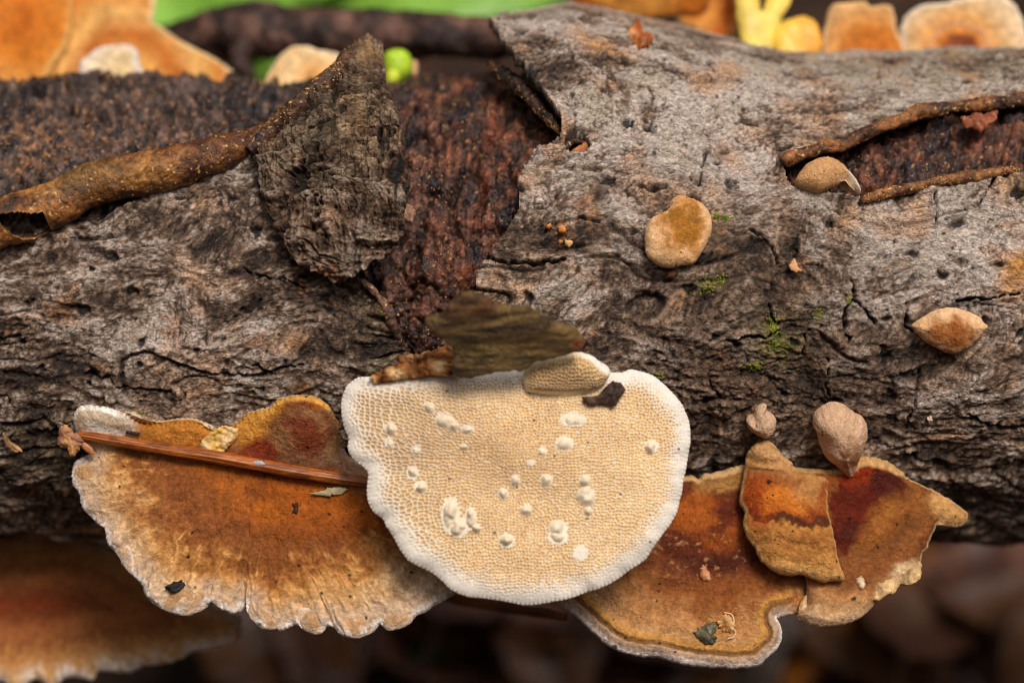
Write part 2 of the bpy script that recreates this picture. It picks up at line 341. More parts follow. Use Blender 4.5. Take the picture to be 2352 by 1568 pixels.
jw = 8 * noise(base[idx] * 4.0) + 6 * noise(base[idx] * 10.0); jn = noise(base[idx] * 3.0 + 8) + 0.6 * noise(base[idx] * 9.0)
for pts, wd in CRACKS:
    P = np.array(pts); s = (u[idx] > P[:, 0].min() - 40) & (u[idx] < P[:, 0].max() + 40) & (v[idx] > P[:, 1].min() - 40) & (v[idx] < P[:, 1].max() + 40)
    k = idx[s]; d = pldist(pts, u[k] + jw[s], v[k] - jw[s])
    wv_ = wd * np.clip(0.55 + 0.9 * jn[s], 0.05, 1.3); crk[k] = np.maximum(crk[k], ss(wv_ * 1.25, wv_ * 0.4, d))
    hgt[k] += 0.03 * np.exp(-((d - wd * 1.2) / (wd * 1.8)) ** 2) * (jw[s] > -3)
hgt = hgt - 0.20 * crk
bcol = mix(bcol, C(26, 21, 18), crk * 0.8)
lift = 0.11 * np.exp(-np.maximum(np.minimum(e1, e2), 0) / 22.0) * front
rad = RB - 0.06 + hgt + bump_r(X, PH) + lift + 0.05 * fbm(base * 0.35, 2)
BV = np.stack([X, -rad * np.cos(PH), rad * np.sin(PH)], 1)
nc = len(xs); Q = qgrid(len(ph), nc)
keep = (EXP > 0)
Q = Q[keep[Q].all(1)]
used = np.unique(Q); remap = -np.ones(len(BV), np.int64); remap[used] = np.arange(len(used))
Q = remap[Q]; BVk = BV[used]; bcolk = bcol[used]; n0 = len(used)
E = np.concatenate([Q[:, [0, 1]], Q[:, [1, 2]], Q[:, [2, 3]], Q[:, [3, 0]]])
key = np.sort(E, 1); key = key[:, 0] * n0 + key[:, 1]
_, first, cnt = np.unique(key, return_index=True, return_counts=True)
B = E[first[cnt == 1]]
bx = np.abs(BVk[B[:, 0], 0]) < 29.9; B = B[bx]
bv = np.unique(B); inner = BVk[bv].copy(); rr = np.hypot(inner[:, 1], inner[:, 2]); f = (rr - 0.16) / rr; inner[:, 1] *= f; inner[:, 2] *= f
rm2 = -np.ones(n0, np.int64); rm2[bv] = n0 + np.arange(len(bv))
SK = np.stack([B[:, 1], B[:, 0], rm2[B[:, 0]], rm2[B[:, 1]]], 1)
log = thing('fallen_log', 'grey barked rotting log lying across, brown wood bared between its torn bark', 'log', (0, 0, -RB))
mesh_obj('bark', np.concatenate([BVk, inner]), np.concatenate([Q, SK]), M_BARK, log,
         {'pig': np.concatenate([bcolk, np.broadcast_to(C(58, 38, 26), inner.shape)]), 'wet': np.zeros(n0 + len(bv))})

def core_r(x):
    return np.interp(x, [-30, -1.5, 1.0, 3.0, 30], [3.17, 3.12, 3.18, 3.36, 3.4])
xc = axis_grid(-29.9, 29.9, -7.9, 7.9, 0.034, 40, 5.0); pc = axis_grid(radians(-138), radians(222), radians(8), radians(131), 0.032 / 3.3, 20)
X2, P2 = [a.ravel() for a in np.meshgrid(xc, pc)]
r0 = core_r(X2); b2 = np.stack([X2, -r0 * np.cos(P2), r0 * np.sin(P2)], 1)
h2, c2, wet2 = wood(b2)
u2, v2, _ = proj(b2)
tan = blobs(u2, v2, [(60, 330, 120, 70, 0.9), (350, 290, 200, 60, 0.3)]); c2 = mix(c2, C(172, 120, 82), np.clip(tan * ss(-0.2, 0.7, noise(b2 * 7)), 0, 0.8))
ck2 = np.zeros(len(u2)); jj = 8 * noise(b2 * 3.0)
for pts_, w_ in [([(380, 214), (440, 207), (520, 208)], 7), ([(490, 232), (560, 243), (640, 256)], 8), ([(-20, 226), (100, 222), (190, 228)], 6), ([(1000, 330), (960, 300), (900, 310)], 6), ([(1060, 400), (1040, 470), (1050, 540)], 7), ([(960, 560), (950, 620), (940, 700)], 6), ([(1120, 330), (1090, 380), (1110, 450), (1100, 540)], 7)]:
    ck2 = np.maximum(ck2, ss(w_ * 1.6, w_ * 0.3, pldist(pts_, u2 + jj, v2 - jj)))
h2 = h2 - 0.16 * ck2 + 0.10 * ss(232, 205, v2) * (u2 < 640)
r2 = r0 + h2 + 0.30 * np.exp(-((X2 - 0) / 1.2) ** 2) * 0.4
V2 = np.stack([X2, -r2 * np.cos(P2), r2 * np.sin(P2)], 1)
nn = len(V2); ncx = len(xc); npc = len(pc)
Q2 = qgrid(npc, ncx)
V2 = np.concatenate([V2, [[-29.9, 0, 0], [29.9, 0, 0]]]); c2 = np.concatenate([c2, np.broadcast_to(C(90, 60, 40), (2, 3))])
i = np.arange(npc - 1); T2 = np.concatenate([np.stack([i * ncx, (i + 1) * ncx, np.full(npc - 1, nn)], 1), np.stack([(i + 1) * ncx + ncx - 1, i * ncx + ncx - 1, np.full(npc - 1, nn + 1)], 1)])
mesh_obj('wood_core', V2, Q2, M_CORE, log, {'pig': c2, 'wet': np.concatenate([wet2, [0, 0]])}, T2)

# ------------------------------------------------------------------ generic builders
def polar(name, outline, centre, tfn, top, bot, colfn, mat, parent=None, nb=260, nr=40, rim=18, relief=None, wob=0.0, wobf=0.05, under=None, under_mat=None, under_col=None, pw=0.75, wetfn=None, under_name='pore_layer', soft=False, lin=False):
    """solid body whose outline is traced in pixels and whose depth comes from tfn(u, v): domed top, rounded edge, closed underside"""
    O = spline(outline, nb); c = np.array(centre, float)
    if lin:
        A = np.array(list(outline) + [outline[0]], float); Ls = np.concatenate([[0], np.cumsum(np.linalg.norm(np.diff(A, axis=0), axis=1))]); q = np.linspace(0, Ls[-1], nb, endpoint=False)
        O = np.stack([np.interp(q, Ls, A[:, 0]), np.interp(q, Ls, A[:, 1])], 1)
    if wob:
        nrm = O - c; ln = np.linalg.norm(nrm, axis=1)
        O = c + nrm * (1 + wob * fbm(n3(O[:, 0] * wobf, O[:, 1] * wobf, np.full(nb, ln.mean())), 3) / np.maximum(ln, 1))[:, None]
    s = np.linspace(0, 1, nr + 1)[1:] ** pw
    UV = c + (O - c)[None] * s[:, None, None]
    uu = np.append(UV[..., 0].ravel(), c[0]); vv = np.append(UV[..., 1].ravel(), c[1])
    sv = np.append(np.repeat(s, nb), 0.0); an = np.append(np.tile(np.arange(nb) / nb, nr), 0.0)
    t = tfn(uu, vv); P0 = unproj(uu, vv, t)
    Pu = unproj(uu + 2, vv, tfn(uu + 2, vv)) - P0; Pv = unproj(uu, vv + 2, tfn(uu, vv + 2)) - P0
    N = np.cross(Pv, Pu); N /= np.linalg.norm(N, axis=1)[:, None]
    flip = np.sign(-(N * rayd(uu, vv)).sum(1)); N *= flip[:, None]
    d = np.full(len(uu), 1e9)
    for k in range(0, nb, max(1, nb // 220)): d = np.minimum(d, np.hypot(uu - O[k, 0], vv - O[k, 1]))
    d = np.where(sv >= 1, 0, d)
    prof = np.sqrt(np.clip(1 - (1 - np.clip(d / rim, 0, 1)) ** 2, 0, 1))
    if soft: prof = ss(0, rim, d)
    I = dict(u=uu, v=vv, s=sv, a=an, d=d, P=P0, t=t)
    hh = top * prof
    if relief is not None: hh = hh + relief(I)
    VT = P0 + N * hh[:, None]
    col = colfn(I); n = len(uu)
    Q = qgrid(nr, nb, True); tc = np.stack([np.full(nb, n - 1), np.roll(np.arange(nb), -1), np.arange(nb)], 1)
    if mat is M_CAP: col = np.clip(col, 0.001, 1) ** 1.12
    at = {'pig': np.clip(col, 0.001, 0.95), 'wet': np.zeros(n) if wetfn is None else wetfn(I)}
    # orientation
    q = VT[Q[len(Q) // 2]]; fn = np.cross(q[1] - q[0], q[2] - q[0])
    rev = fn @ N[Q[len(Q) // 2][0]] < 0
    sel = np.unique(np.concatenate([np.arange(0, nr, 4), [nr - 1]])); ids = np.concatenate([(k * nb + np.arange(nb)) for k in sel] + [[n - 1]])
    VB = P0[ids] - N[ids] * (bot * prof[ids])[:, None]
    VB[(len(sel) - 1) * nb:-1] = VT[(nr - 1) * nb:nr * nb]
    nB = len(ids); QB = qgrid(len(sel), nb, True); tb = np.stack([np.full(nb, nB - 1), np.roll(np.arange(nb), -1), np.arange(nb)], 1)
    if rev: Q, tc = Q[:, ::-1], tc[:, ::-1]
    else: QB, tb = QB[:, ::-1], tb[:, ::-1]
    if under:
        o = mesh_obj(name, VT, Q, mat, parent, at, tc)
        mesh_obj(under_name, VB, QB, under_mat or M_PALE, parent, {'pig': np.broadcast_to(under_col if under_col is not None else C(216, 190, 156), (nB, 3)), 'wet': np.zeros(nB)}, tb)
        return o
    at2 = {k: np.concatenate([a, a[ids]]) for k, a in at.items()}
    return mesh_obj(name, np.concatenate([VT, VB]), np.concatenate([Q, QB + n]), mat, parent, at2, np.concatenate([tc, tb + n]))

def tube(name, path, mat, colfn, parent=None, n=160, m=40, thick=0.0, hole=None, relief=None, wetfn=None, arc=(0, 1), squash=1.0):
    """swept round or open roll; path rows are x, y, z, radius in cm"""
    P = spline(path, n, closed=False); Cn = P[:, :3]; R = P[:, 3]
    T = np.gradient(Cn, axis=0); T /= np.linalg.norm(T, axis=1)[:, None]
    A = -FWD[None] + 0 * T; A = A - (A * T).sum(1)[:, None] * T; A /= np.linalg.norm(A, axis=1)[:, None]
    Bn = np.cross(T, A)
    full = arc == (0, 1)
    th = np.linspace(arc[0], arc[1], m, endpoint=not full) * 2 * pi
    def ring(extra):
        ca, sa = np.cos(th)[None, :, None], np.sin(th)[None, :, None]
        return ca, sa
    ca, sa = ring(0)
    D = A[:, None] * ca + Bn[:, None] * sa * squash
    flat = (Cn[:, None] + D * R[:, None, None]).reshape(-1, 3)
    I = dict(P=flat, l=np.repeat(np.linspace(0, 1, n), m), th=np.tile(th, n))
    rel = relief(I).reshape(n, m) if relief is not None else np.zeros((n, m))
    VO = (Cn[:, None] + D * (R[:, None] + rel)[..., None]).reshape(-1, 3)
    Q = qgrid(n, m, full)
    col = colfn(I); wet = np.zeros(len(VO)) if wetfn is None else wetfn(I)
    if thick:
        VI = (Cn[:, None] + D * (R[:, None] + rel - thick)[..., None]).reshape(-1, 3)
        if hole is not None:
            uu, vv, zz = proj(VO); hs = (sdf(hole, uu, vv) < 0) & ((D * -FWD).sum(-1).ravel() > -0.15)
            Q = Q[~hs[Q].any(1)]
        nv = len(VO)
        E = np.concatenate([Q[:, [0, 1]], Q[:, [1, 2]], Q[:, [2, 3]], Q[:, [3, 0]]]); key = np.sort(E, 1); key = key[:, 0] * nv + key[:, 1]
        _, fi, ct = np.unique(key, return_index=True, return_counts=True); B = E[fi[ct == 1]]
        SK = np.stack([B[:, 0], B[:, 1], B[:, 1] + nv, B[:, 0] + nv], 1)
        return mesh_obj(name, np.concatenate([VO, VI]), np.concatenate([Q, Q[:, ::-1] + nv, SK]), mat, parent,
                        {'pig': np.concatenate([col, np.broadcast_to(C(70, 42, 26), col.shape)]), 'wet': np.concatenate([wet, 0 * wet])})
    VO = np.concatenate([VO, [Cn[0], Cn[-1]]]); col = np.concatenate([col, col[:1], col[-1:]]); wet = np.concatenate([wet, [0, 0]])
    j = np.arange(m); j2 = (j + 1) % m; e = (n - 1) * m
    tr = np.concatenate([np.stack([np.full(m, n * m), j2, j], 1), np.stack([np.full(m, n * m + 1), e + j, e + j2], 1)])
    return mesh_obj(name, VO, Q, mat, parent, {'pig': col, 'wet': wet}, tr)
def pxpath(rows, base=RB, extra=0.0):
    """rows u, v, radius px -> points lying on the log with their radius in cm"""
    o = []
    for a in rows:
        uu, vv, r = a[:3]; R = float(base + (a[3] if len(a) > 3 else 0)); t = float(logt(np.array(uu), np.array(vv), R)); rc = r * t / FPX
        P = unproj(np.array(float(uu)), np.array(float(vv)), np.array(t - rc * 0.6 - extra)); o.append([*P, rc])
    return o

# ------------------------------------------------------------------ curled bark on the log
def rollcol(c0, c1, c2, seed=0):
    def f(I):
        p = I['P'].astype(np.float32) + seed
        q = np.stack([I['l'] * 30, I['th'] * 0.8, 0 * I['l']], 1)
        a = ss(-0.6, 0.7, fbm(p * 2.5, 3) + 0.35 * noise(q))
        col = mix(np.broadcast_to(c0, p.shape), np.broadcast_to(c1, p.shape), a)
        col = mix(col, c2, ss(0.25, 0.7, noise(p * 1.6 + 9) + 0.3 * noise(p * 9)) * 0.8)
        if seed == 0: col = mix(col, C(70, 34, 20), ss(0.62, 0.85, I['l'] + 0.15 * noise(p * 2)) * 0.75); col = mix(col, C(176, 128, 60), ss(0.0, 0.6, noise(p * 1.2 + 33)) * ss(0.8, 0.5, I['l']) * 0.5)
        col = mix(col, C(218, 172, 104), ss(0.5, 0.66, noise(p * 20 + 5) + 0.3 * noise(p * 1.5 + 40)) * 0.9)
        return col
    return f
def rollrel(a, b=0.01, seed=0):
    return lambda I: a * fbm(I['P'] * 1.6 + seed, 3) + b * noise(I['P'] * 12 + seed) + 0.5 * b * noise(I['P'] * 26)
HOLE = [(-14, 494), (40, 488), (66, 492), (100, 490), (108, 512), (118, 530), (84, 548), (54, 550), (28, 540), (10, 520)]
tube('bark_roll', pxpath([(-140, 560, 52), (-40, 525, 55), (40, 500, 54), (120, 472, 52), (200, 432, 49), (300, 405, 50), (400, 384, 49), (490, 360, 43), (560, 332, 33), (612, 305, 24)]),
     M_ROLL, rollcol(C(70, 42, 22), C(160, 104, 52), C(60, 32, 18)), log, n=420, m=90, thick=0.045, hole=HOLE, relief=rollrel(0.05, 0.012))
def sheet_bark(pale, olive, seed, dark=1.0):
    def f(I):
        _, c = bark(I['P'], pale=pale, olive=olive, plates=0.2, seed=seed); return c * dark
    return f
def sheet_rel(k, seed):
    return lambda I: k * bark(I['P'], seed=seed, plates=0.3)[0]
FLAP = [(592, 348), (640, 292), (700, 242), (760, 192), (800, 142), (825, 108), (850, 97), (874, 108), (884, 150), (890, 200), (905, 238), (917, 272), (924, 330), (927, 400), (931, 470), (926, 530), (910, 572), (880, 592), (850, 607), (828, 628), (790, 641), (768, 652), (742, 634), (700, 612), (668, 590), (640, 540), (612, 480), (594, 420)]
def flap_t(uu, vv):
    lf = np.interp(vv, [60, 100, 200, 300, 400, 500, 600, 680], [1.75, 1.5, 0.85, 0.50, 0.36, 0.30, 0.20, 0.14])
    lf = lf * (0.30 + 0.70 * ss(570, 730, uu)) + 0.10
    return logt(uu, vv) - lf + 0.10 * ((uu - 780) / 130.0) ** 2 * ss(300, 150, vv)
def flap_col(I):
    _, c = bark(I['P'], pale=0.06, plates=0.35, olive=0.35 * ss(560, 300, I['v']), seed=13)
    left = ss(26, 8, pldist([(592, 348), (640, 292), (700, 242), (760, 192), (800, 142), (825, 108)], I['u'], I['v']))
    c = c * 0.95
    c = mix(c, C(34, 27, 24), blobs(I['u'], I['v'], [(730, 300, 60, 80, 0.85), (700, 420, 60, 50, 0.4), (810, 500, 60, 120, 0.3)]) * ss(-0.7, 0.3, noise(I['P'] * 4)))
    c = mix(c * np.array([1.0, 0.92, 0.84]), C(40, 32, 26), ss(0.15, 0.75, noise(I['P'] * 3.3 + 3)) * 0.45)
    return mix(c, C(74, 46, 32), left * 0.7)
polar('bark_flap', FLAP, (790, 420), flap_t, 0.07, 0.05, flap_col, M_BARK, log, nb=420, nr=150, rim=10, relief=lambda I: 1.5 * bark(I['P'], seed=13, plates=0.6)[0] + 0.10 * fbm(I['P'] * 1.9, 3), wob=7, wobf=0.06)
ep = []
for (a, b, r) in [(572, 345, 15), (620, 298, 21), (680, 246, 25), (735, 205, 24), (785, 150, 20), (818, 112, 15), (838, 98, 8)]:
    t = float(flap_t(np.array(a + 8.), np.array(b + 8.))); rc = r * t / FPX; ep.append([*unproj(np.array(float(a)), np.array(float(b)), np.array(t - 0.3 * rc)), rc])
tube('bark_roll', ep, M_ROLL, rollcol(C(52, 34, 26), C(120, 84, 58), C(40, 27, 22), 4), log, n=220, m=56, relief=rollrel(0.05, 0.016, 4))
tube('bark_roll', pxpath([(1796, 374, 12), (1810, 364, 16), (1850, 352, 17), (1900, 337, 15), (1935, 334, 11), (1970, 316, 15), (2030, 292, 17), (2070, 277, 18), (2110, 258, 15), (2180, 248, 15), (2260, 240, 15), (2352, 229, 18), (2460, 217, 19), (2620, 211, 20), (2800, 203, 18)], extra=0.04),
     M_ROLL, rollcol(C(62, 36, 22), C(150, 96, 52), C(80, 44, 26), 8), log, n=420, m=44, relief=rollrel(0.055, 0.018, 8))
tube('bark_roll', pxpath([(1978, 462, 9), (1990, 455, 12), (2050, 441, 13), (2120, 425, 13), (2200, 409, 11), (2270, 398, 10), (2318, 391, 6), (2340, 388, 2)], extra=0.04),
     M_ROLL, rollcol(C(88, 50, 26), C(178, 122, 72), C(110, 60, 32), 12), log, n=300, m=36, relief=rollrel(0.035, 0.012, 12))
tube('bark_roll', pxpath([(1128, 146, 10), (1150, 166, 17), (1182, 192, 17), (1215, 222, 16), (1245, 256, 13), (1270, 284, 10), (1291, 308, 5)], extra=0.05),
     M_ROLL, rollcol(C(38, 28, 24), C(78, 54, 42), C(28, 22, 20), 16), log, n=200, m=36, relief=rollrel(0.05, 0.02, 16))
# lip of bark left of the central strip, and the upturned rim around the small hole
tube('bark_edge', pxpath([(800, 634, 7), (835, 648, 10), (866, 676, 10), (890, 712, 9), (906, 750, 8), (930, 800, 6)], extra=0.03), M_ROLL, rollcol(C(58, 38, 30), C(120, 84, 66), C(40, 28, 24), 20), log, n=160, m=24, relief=rollrel(0.05, 0.02, 20))
tube('bark_edge', pxpath([(1288, 352, 5), (1300, 334, 6), (1322, 322, 5), (1345, 330, 5), (1358, 346, 4)], extra=0.02), M_ROLL, rollcol(C(44, 32, 26), C(90, 64, 48), C(34, 26, 22), 22), log, n=90, m=20, relief=rollrel(0.03, 0.012, 22))
def solidcol(c, k=0.25, f=5, c2=None, w2=0.0):
    def g(I):
        n = fbm(I['P'] * f, 3)
        col = np.broadcast_to(c, I['P'].shape) * (1 + k * n)[:, None]
        if c2 is not None: col = mix(col, c2, ss(-0.1 - w2, 0.5, noise(I['P'] * f * 0.6 + 3)))
        return col
    return g
def onlog(lift, R=RB): return lambda uu, vv: logt(uu, vv, R) - lift
def chip(name, label, cat, outline, lift, c, c2=None, mat=None, top=0.03, bot=0.03, tfn=None, relief=0.02, group=None, rim=6, tilt=None, nb=90, nr=16, f=6, k=0.25):
    O = np.array(outline, float); cc = O.mean(0)
    fn = tfn or onlog(lift)
    if tilt is not None:
        f0 = fn; fn = lambda uu, vv: f0(uu, vv) - (tilt[0] * (uu - cc[0]) + tilt[1] * (vv - cc[1])) * 0.006
    o = polar(name, outline, cc, fn, top, bot, solidcol(c, k, f, c2), mat or M_LITTER, None, nb=nb, nr=nr, rim=rim, relief=lambda I: relief * (fbm(I['P'] * 5, 3) + 0.5 * noise(I['P'] * 14)), wob=3.5, wobf=0.16, lin=True)
    if label: tag(o, label, cat, group)
    return o

# ------------------------------------------------------------------ bracket fungi
def nrm_droop(deg, side=0.0):
    d = radians(deg); n = np.array([side, -sin(d), cos(d)]); return n / np.linalg.norm(n)
def blob(I, cu, cv, ru, rv, n=0.0, rot=0.0, hard=0.35):
    du, dv = I['u'] - cu, I['v'] - cv; c, s = cos(radians(rot)), sin(radians(rot))
    e = np.sqrt(((du * c + dv * s) / ru) ** 2 + ((-du * s + dv * c) / rv) ** 2)
    return ss(1 + hard, 1 - hard, e + n)
def ramp(x, stops):
    xs_ = [a for a, _ in stops]; cs = np.array([b for _, b in stops])
    return np.stack([np.interp(x, xs_, cs[:, k]) for k in range(3)], 1)
def patt(I, f=1.0, seed=0.0):
    p = I['P'].astype(np.float32) + seed
    lo = fbm(p * 1.1 * f, 3); mi = fbm(p * 4.0 * f, 3); fi = noise(p * 17.0); fj = noise(p * 30.0)
    rad = fbm(n3(I['a'] * 110 + 1.2 * lo + 0.5 * mi, I['s'] * 7.0 + 0.8 * lo, np.full(len(p), seed)), 3)       # fibrils running outwards
    return lo, mi, fi, fj, rad
def specks(I, col, dens=0.75, seed=0.0, c=C(32, 24, 20), f=4.0):
    p = I['P'] + seed
    g1, g2, gid = vor2(I['u'] / 147.0 * f, I['v'] / 147.0 * f + seed, 1.0)
    sp = ss(0.10, 0.05, g1 * (0.6 + 1.0 * _h(np.floor(gid * 9999).astype(np.int64), np.floor(gid * 777).astype(np.int64), 5)) * (1 + 0.8 * noise(p * 22))) * (gid > dens) * (noise(p * 1.7 + 4) > -0.05)
    return mix(col, c, sp * 0.85)

# --- the broad scalloped bracket with the stem lying on it
LEFT = [(172, 962), (175, 945), (190, 931), (215, 930), (250, 935), (285, 945), (312, 965), (345, 972), (420, 963), (458, 968), (478, 982), (505, 988), (540, 975), (570, 950), (618, 936), (642, 915), (700, 908), (742, 920), (770, 955), (786, 1000), (800, 1045), (850, 1075), (920, 1140), (980, 1220), (1020, 1300), (1044, 1358), (1030, 1374), (1002, 1389), (985, 1400), (960, 1411), (945, 1426), (920, 1441), (890, 1446), (872, 1434), (856, 1450), (830, 1461), (805, 1464), (780, 1456), (766, 1440), (746, 1440), (726, 1455), (700, 1448), (681, 1436), (665, 1440), (645, 1448), (630, 1441), (608, 1443), (584, 1430), (568, 1406), (566, 1384), (553, 1402), (530, 1408), (502, 1396), (486, 1385), (460, 1401), (430, 1413), (400, 1409), (370, 1396), (341, 1371), (326, 1346), (306, 1322), (281, 1296), (271, 1275), (250, 1250), (240, 1216), (215, 1196), (190, 1160), (182, 1130), (170, 1116), (165, 1086), (175, 1060), (198, 1046), (213, 1037), (196, 1028), (178, 1000)]
lp = plane_t(520, 985, float(logt(np.array(520.), np.array(985.))) - 0.05, nrm_droop(31, -0.04))
def left_t(uu, vv):
    t = smin(lp(uu, vv), logt(uu, vv) - 0.10, 0.35)
    return t - 0.16 * np.exp(-(((uu - 702) / 62) ** 2 + ((vv - 985) / 62) ** 2)) - 0.16 * np.exp(-(((uu - 235) / 85) ** 2 + ((vv - 960) / 40) ** 2)) + 0.10 * ss(260, 160, uu)
LRIM = [(325, 1346), (270, 1275), (215, 1196), (182, 1130)]
def left_col(I):
    lo, mi, fi, fj, rad = patt(I); u_, v_ = I['u'], I['v']
    r = np.hypot((u_ - 660), (v_ - 1010) * 1.12) / 520.0
    edge = I['d'] / 40.0
    x = r + 0.08 * lo + 0.07 * mi + 0.03 * fi + 0.03 * rad
    col = ramp(x, [(0, C(112, 50, 20)), (0.2, C(132, 66, 24)), (0.33, C(178, 104, 34)), (0.45, C(170, 98, 32)), (0.53, C(138, 82, 40)), (0.64, C(152, 96, 50)), (0.71, C(190, 134, 74)), (0.79, C(206, 158, 104)), (0.9, C(214, 180, 140)), (1.05, C(218, 192, 164))])
    col = mix(col, C(180, 100, 28), blob(I, 760, 1180, 190, 60, 0.5 * mi + 0.3 * lo, 10, 0.6) * 0.75)
    col = mix(col, C(150, 92, 52), blob(I, 420, 1150, 150, 90, 0.5 * mi, 20, 0.6) * 0.6)
    col = mix(col, C(118, 66, 32), blob(I, 800, 1230, 190, 45, 0.6 * mi, 25, 0.6) * 0.45)
    zone = np.sin(x * 60 + 1.5 * lo); col = col * (1 + 0.07 * zone)[:, None]
    st = ss(0.25, 0.8, rad + 0.5 * mi) * ss(0.52, 0.66, r) * ss(0.95, 0.72, r); col = mix(col, C(226, 182, 120), st * 0.6)
    st2 = ss(0.25, 0.8, -rad + 0.4 * fi) * ss(0.5, 0.68, r); col = mix(col, C(140, 92, 52), st2 * 0.3)
    # upper flank: ochre, with a grey beige ring round a red brown boss
    col = mix(col, C(196, 132, 58), blob(I, 400, 985, 150, 34, 0.3 * mi, 3, 0.5) * 0.9)
    col = mix(col, C(120, 46, 22), blob(I, 620, 1040, 130, 42, 0.4 * mi, 12, 0.5) * 0.75)
    col = mix(col, C(206, 146, 66), blob(I, 590, 970, 70, 34, 0.3 * mi, -35, 0.5))
    col = mix(col, C(214, 160, 84), ss(16, 6, I['d']) * blob(I, 700, 950, 110, 60))
    col = mix(col, C(156, 118, 80), blob(I, 712, 1010, 84, 84, 0.25 * mi, 0, 0.18) * 0.9)
    col = mix(col, C(124, 50, 26), blob(I, 704, 990, 52, 44, 0.6 * mi + 0.25 * fi, 10, 0.6) * 0.8)
    col = mix(col, C(92, 42, 24), blob(I, 690, 1060, 100, 30, 0.4 * mi, 10, 0.5) * 0.6)
    # cream lobe at the upper left, then the pale margin
    col = mix(col, C(246, 238, 226), blob(I, 228, 968, 72, 48, 0.15 * mi, 10, 0.4))
    ring = ss(14, 8, np.abs(I['d'] - 24 + 4 * lo)) * blob(I, 222, 972, 70, 50, 0, 0, 0.2); col = mix(col, C(206, 176, 142), ring * 0.8)
    low = ss(1010, 1120, v_) + ss(330, 200, u_)
    low = np.clip(low, 0, 1) * np.clip(1 - blob(I, 228, 968, 66, 46), 0, 1)
    col = mix(col, C(204, 174, 146), ss(1.7, 0.6, edge + 0.5 * mi + 0.3 * rad) * low * 0.9)
    col = mix(col, C(238, 224, 212), ss(0.46, 0.14, edge + 0.12 * mi) * low)
    kk = 1 - 0.8 * blob(I, 228, 968, 80, 52)
    col = col * (1 + kk * (0.14 * fi + 0.12 * fj + 0.16 * mi))[:, None]
    return specks(I, col, 0.72, 0.0)
def left_rel(I):
    lo, mi, fi, fj, rad = patt(I)
    lob = fbm(n3(I['a'] * 46, 0 * I['s'], 0 * I['s'] + 3), 2)
    low = ss(1030, 1200, I['v'])
    return 0.03 * lo + 0.018 * mi + 0.006 * fi + low * (0.12 * lob * ss(0.62, 0.97, I['s']) + 0.030 * rad * ss(0.5, 0.85, I['s'])) + 0.016 * np.sin(I['s'] * 40 + 3 * lo) * low * (0.5 + lo)
f_left = thing('bracket_fungus', 'broad scalloped orange brown bracket with a straw stem lying across it', 'fungus', unproj(np.array(560.), np.array(1000.), np.array(30.9)), 'bracket fungi on the log')
polar('cap', LEFT, (585, 1030), left_t, 0.10, 0.14, left_col, M_CAP, f_left, nb=900, nr=150, rim=22, relief=left_rel, wob=2.5, wobf=0.06, under=True, wetfn=lambda I: 0.75 * ss(0.62, 0.3, np.hypot(I['u'] - 700, I['v'] - 1080) / 420))
# overlapping pale lobes on the lower edge
for O, cc in [([(566, 1384), (580, 1376), (600, 1380), (622, 1398), (640, 1420), (642, 1440), (622, 1446), (596, 1440), (575, 1420)], (602, 1412)), ([(690, 1400), (720, 1395), (745, 1410), (752, 1435), (735, 1455), (708, 1452), (688, 1432)], (720, 1426)), ([(765, 1410), (800, 1402), (840, 1410), (862, 1432), (850, 1455), (812, 1466), (776, 1452)], (812, 1434)),
               ([(330, 1345), (380, 1330), (440, 1338), (482, 1362), (478, 1392), (430, 1414), (380, 1402), (342, 1376)], (410, 1370)), ([(244, 1200), (275, 1215), (300, 1260), (320, 1320), (300, 1318), (270, 1275), (248, 1245)], (280, 1262)), ([(166, 1085), (176, 1060), (205, 1050), (235, 1075), (240, 1120), (215, 1150), (184, 1128)], (202, 1100)), ([(888, 1405), (920, 1400), (945, 1408), (946, 1426), (920, 1443), (893, 1446), (878, 1430)], (914, 1422))]:
    def lc(I):
        lo, mi, fi, fj, rad = patt(I, 1.3, 4)
        col = ramp(I['d'] / 30 + 0.2 * mi, [(0, C(228, 210, 196)), (0.2, C(212, 186, 164)), (0.5, C(196, 160, 124)), (1.2, C(190, 148, 102))])
        return col * (1 + 0.08 * fi + 0.06 * fj)[:, None]
    polar('lobe', O, cc, lambda uu, vv: left_t(uu, vv) - 0.075 + 0.05 * np.hypot(uu - cc[0], vv - cc[1]) / 40, 0.06, 0.10, lc, M_CAP, f_left, nb=140, nr=36, rim=24, relief=lambda I: 0.012 * patt(I)[1] + 0.01 * patt(I)[0], wob=2)

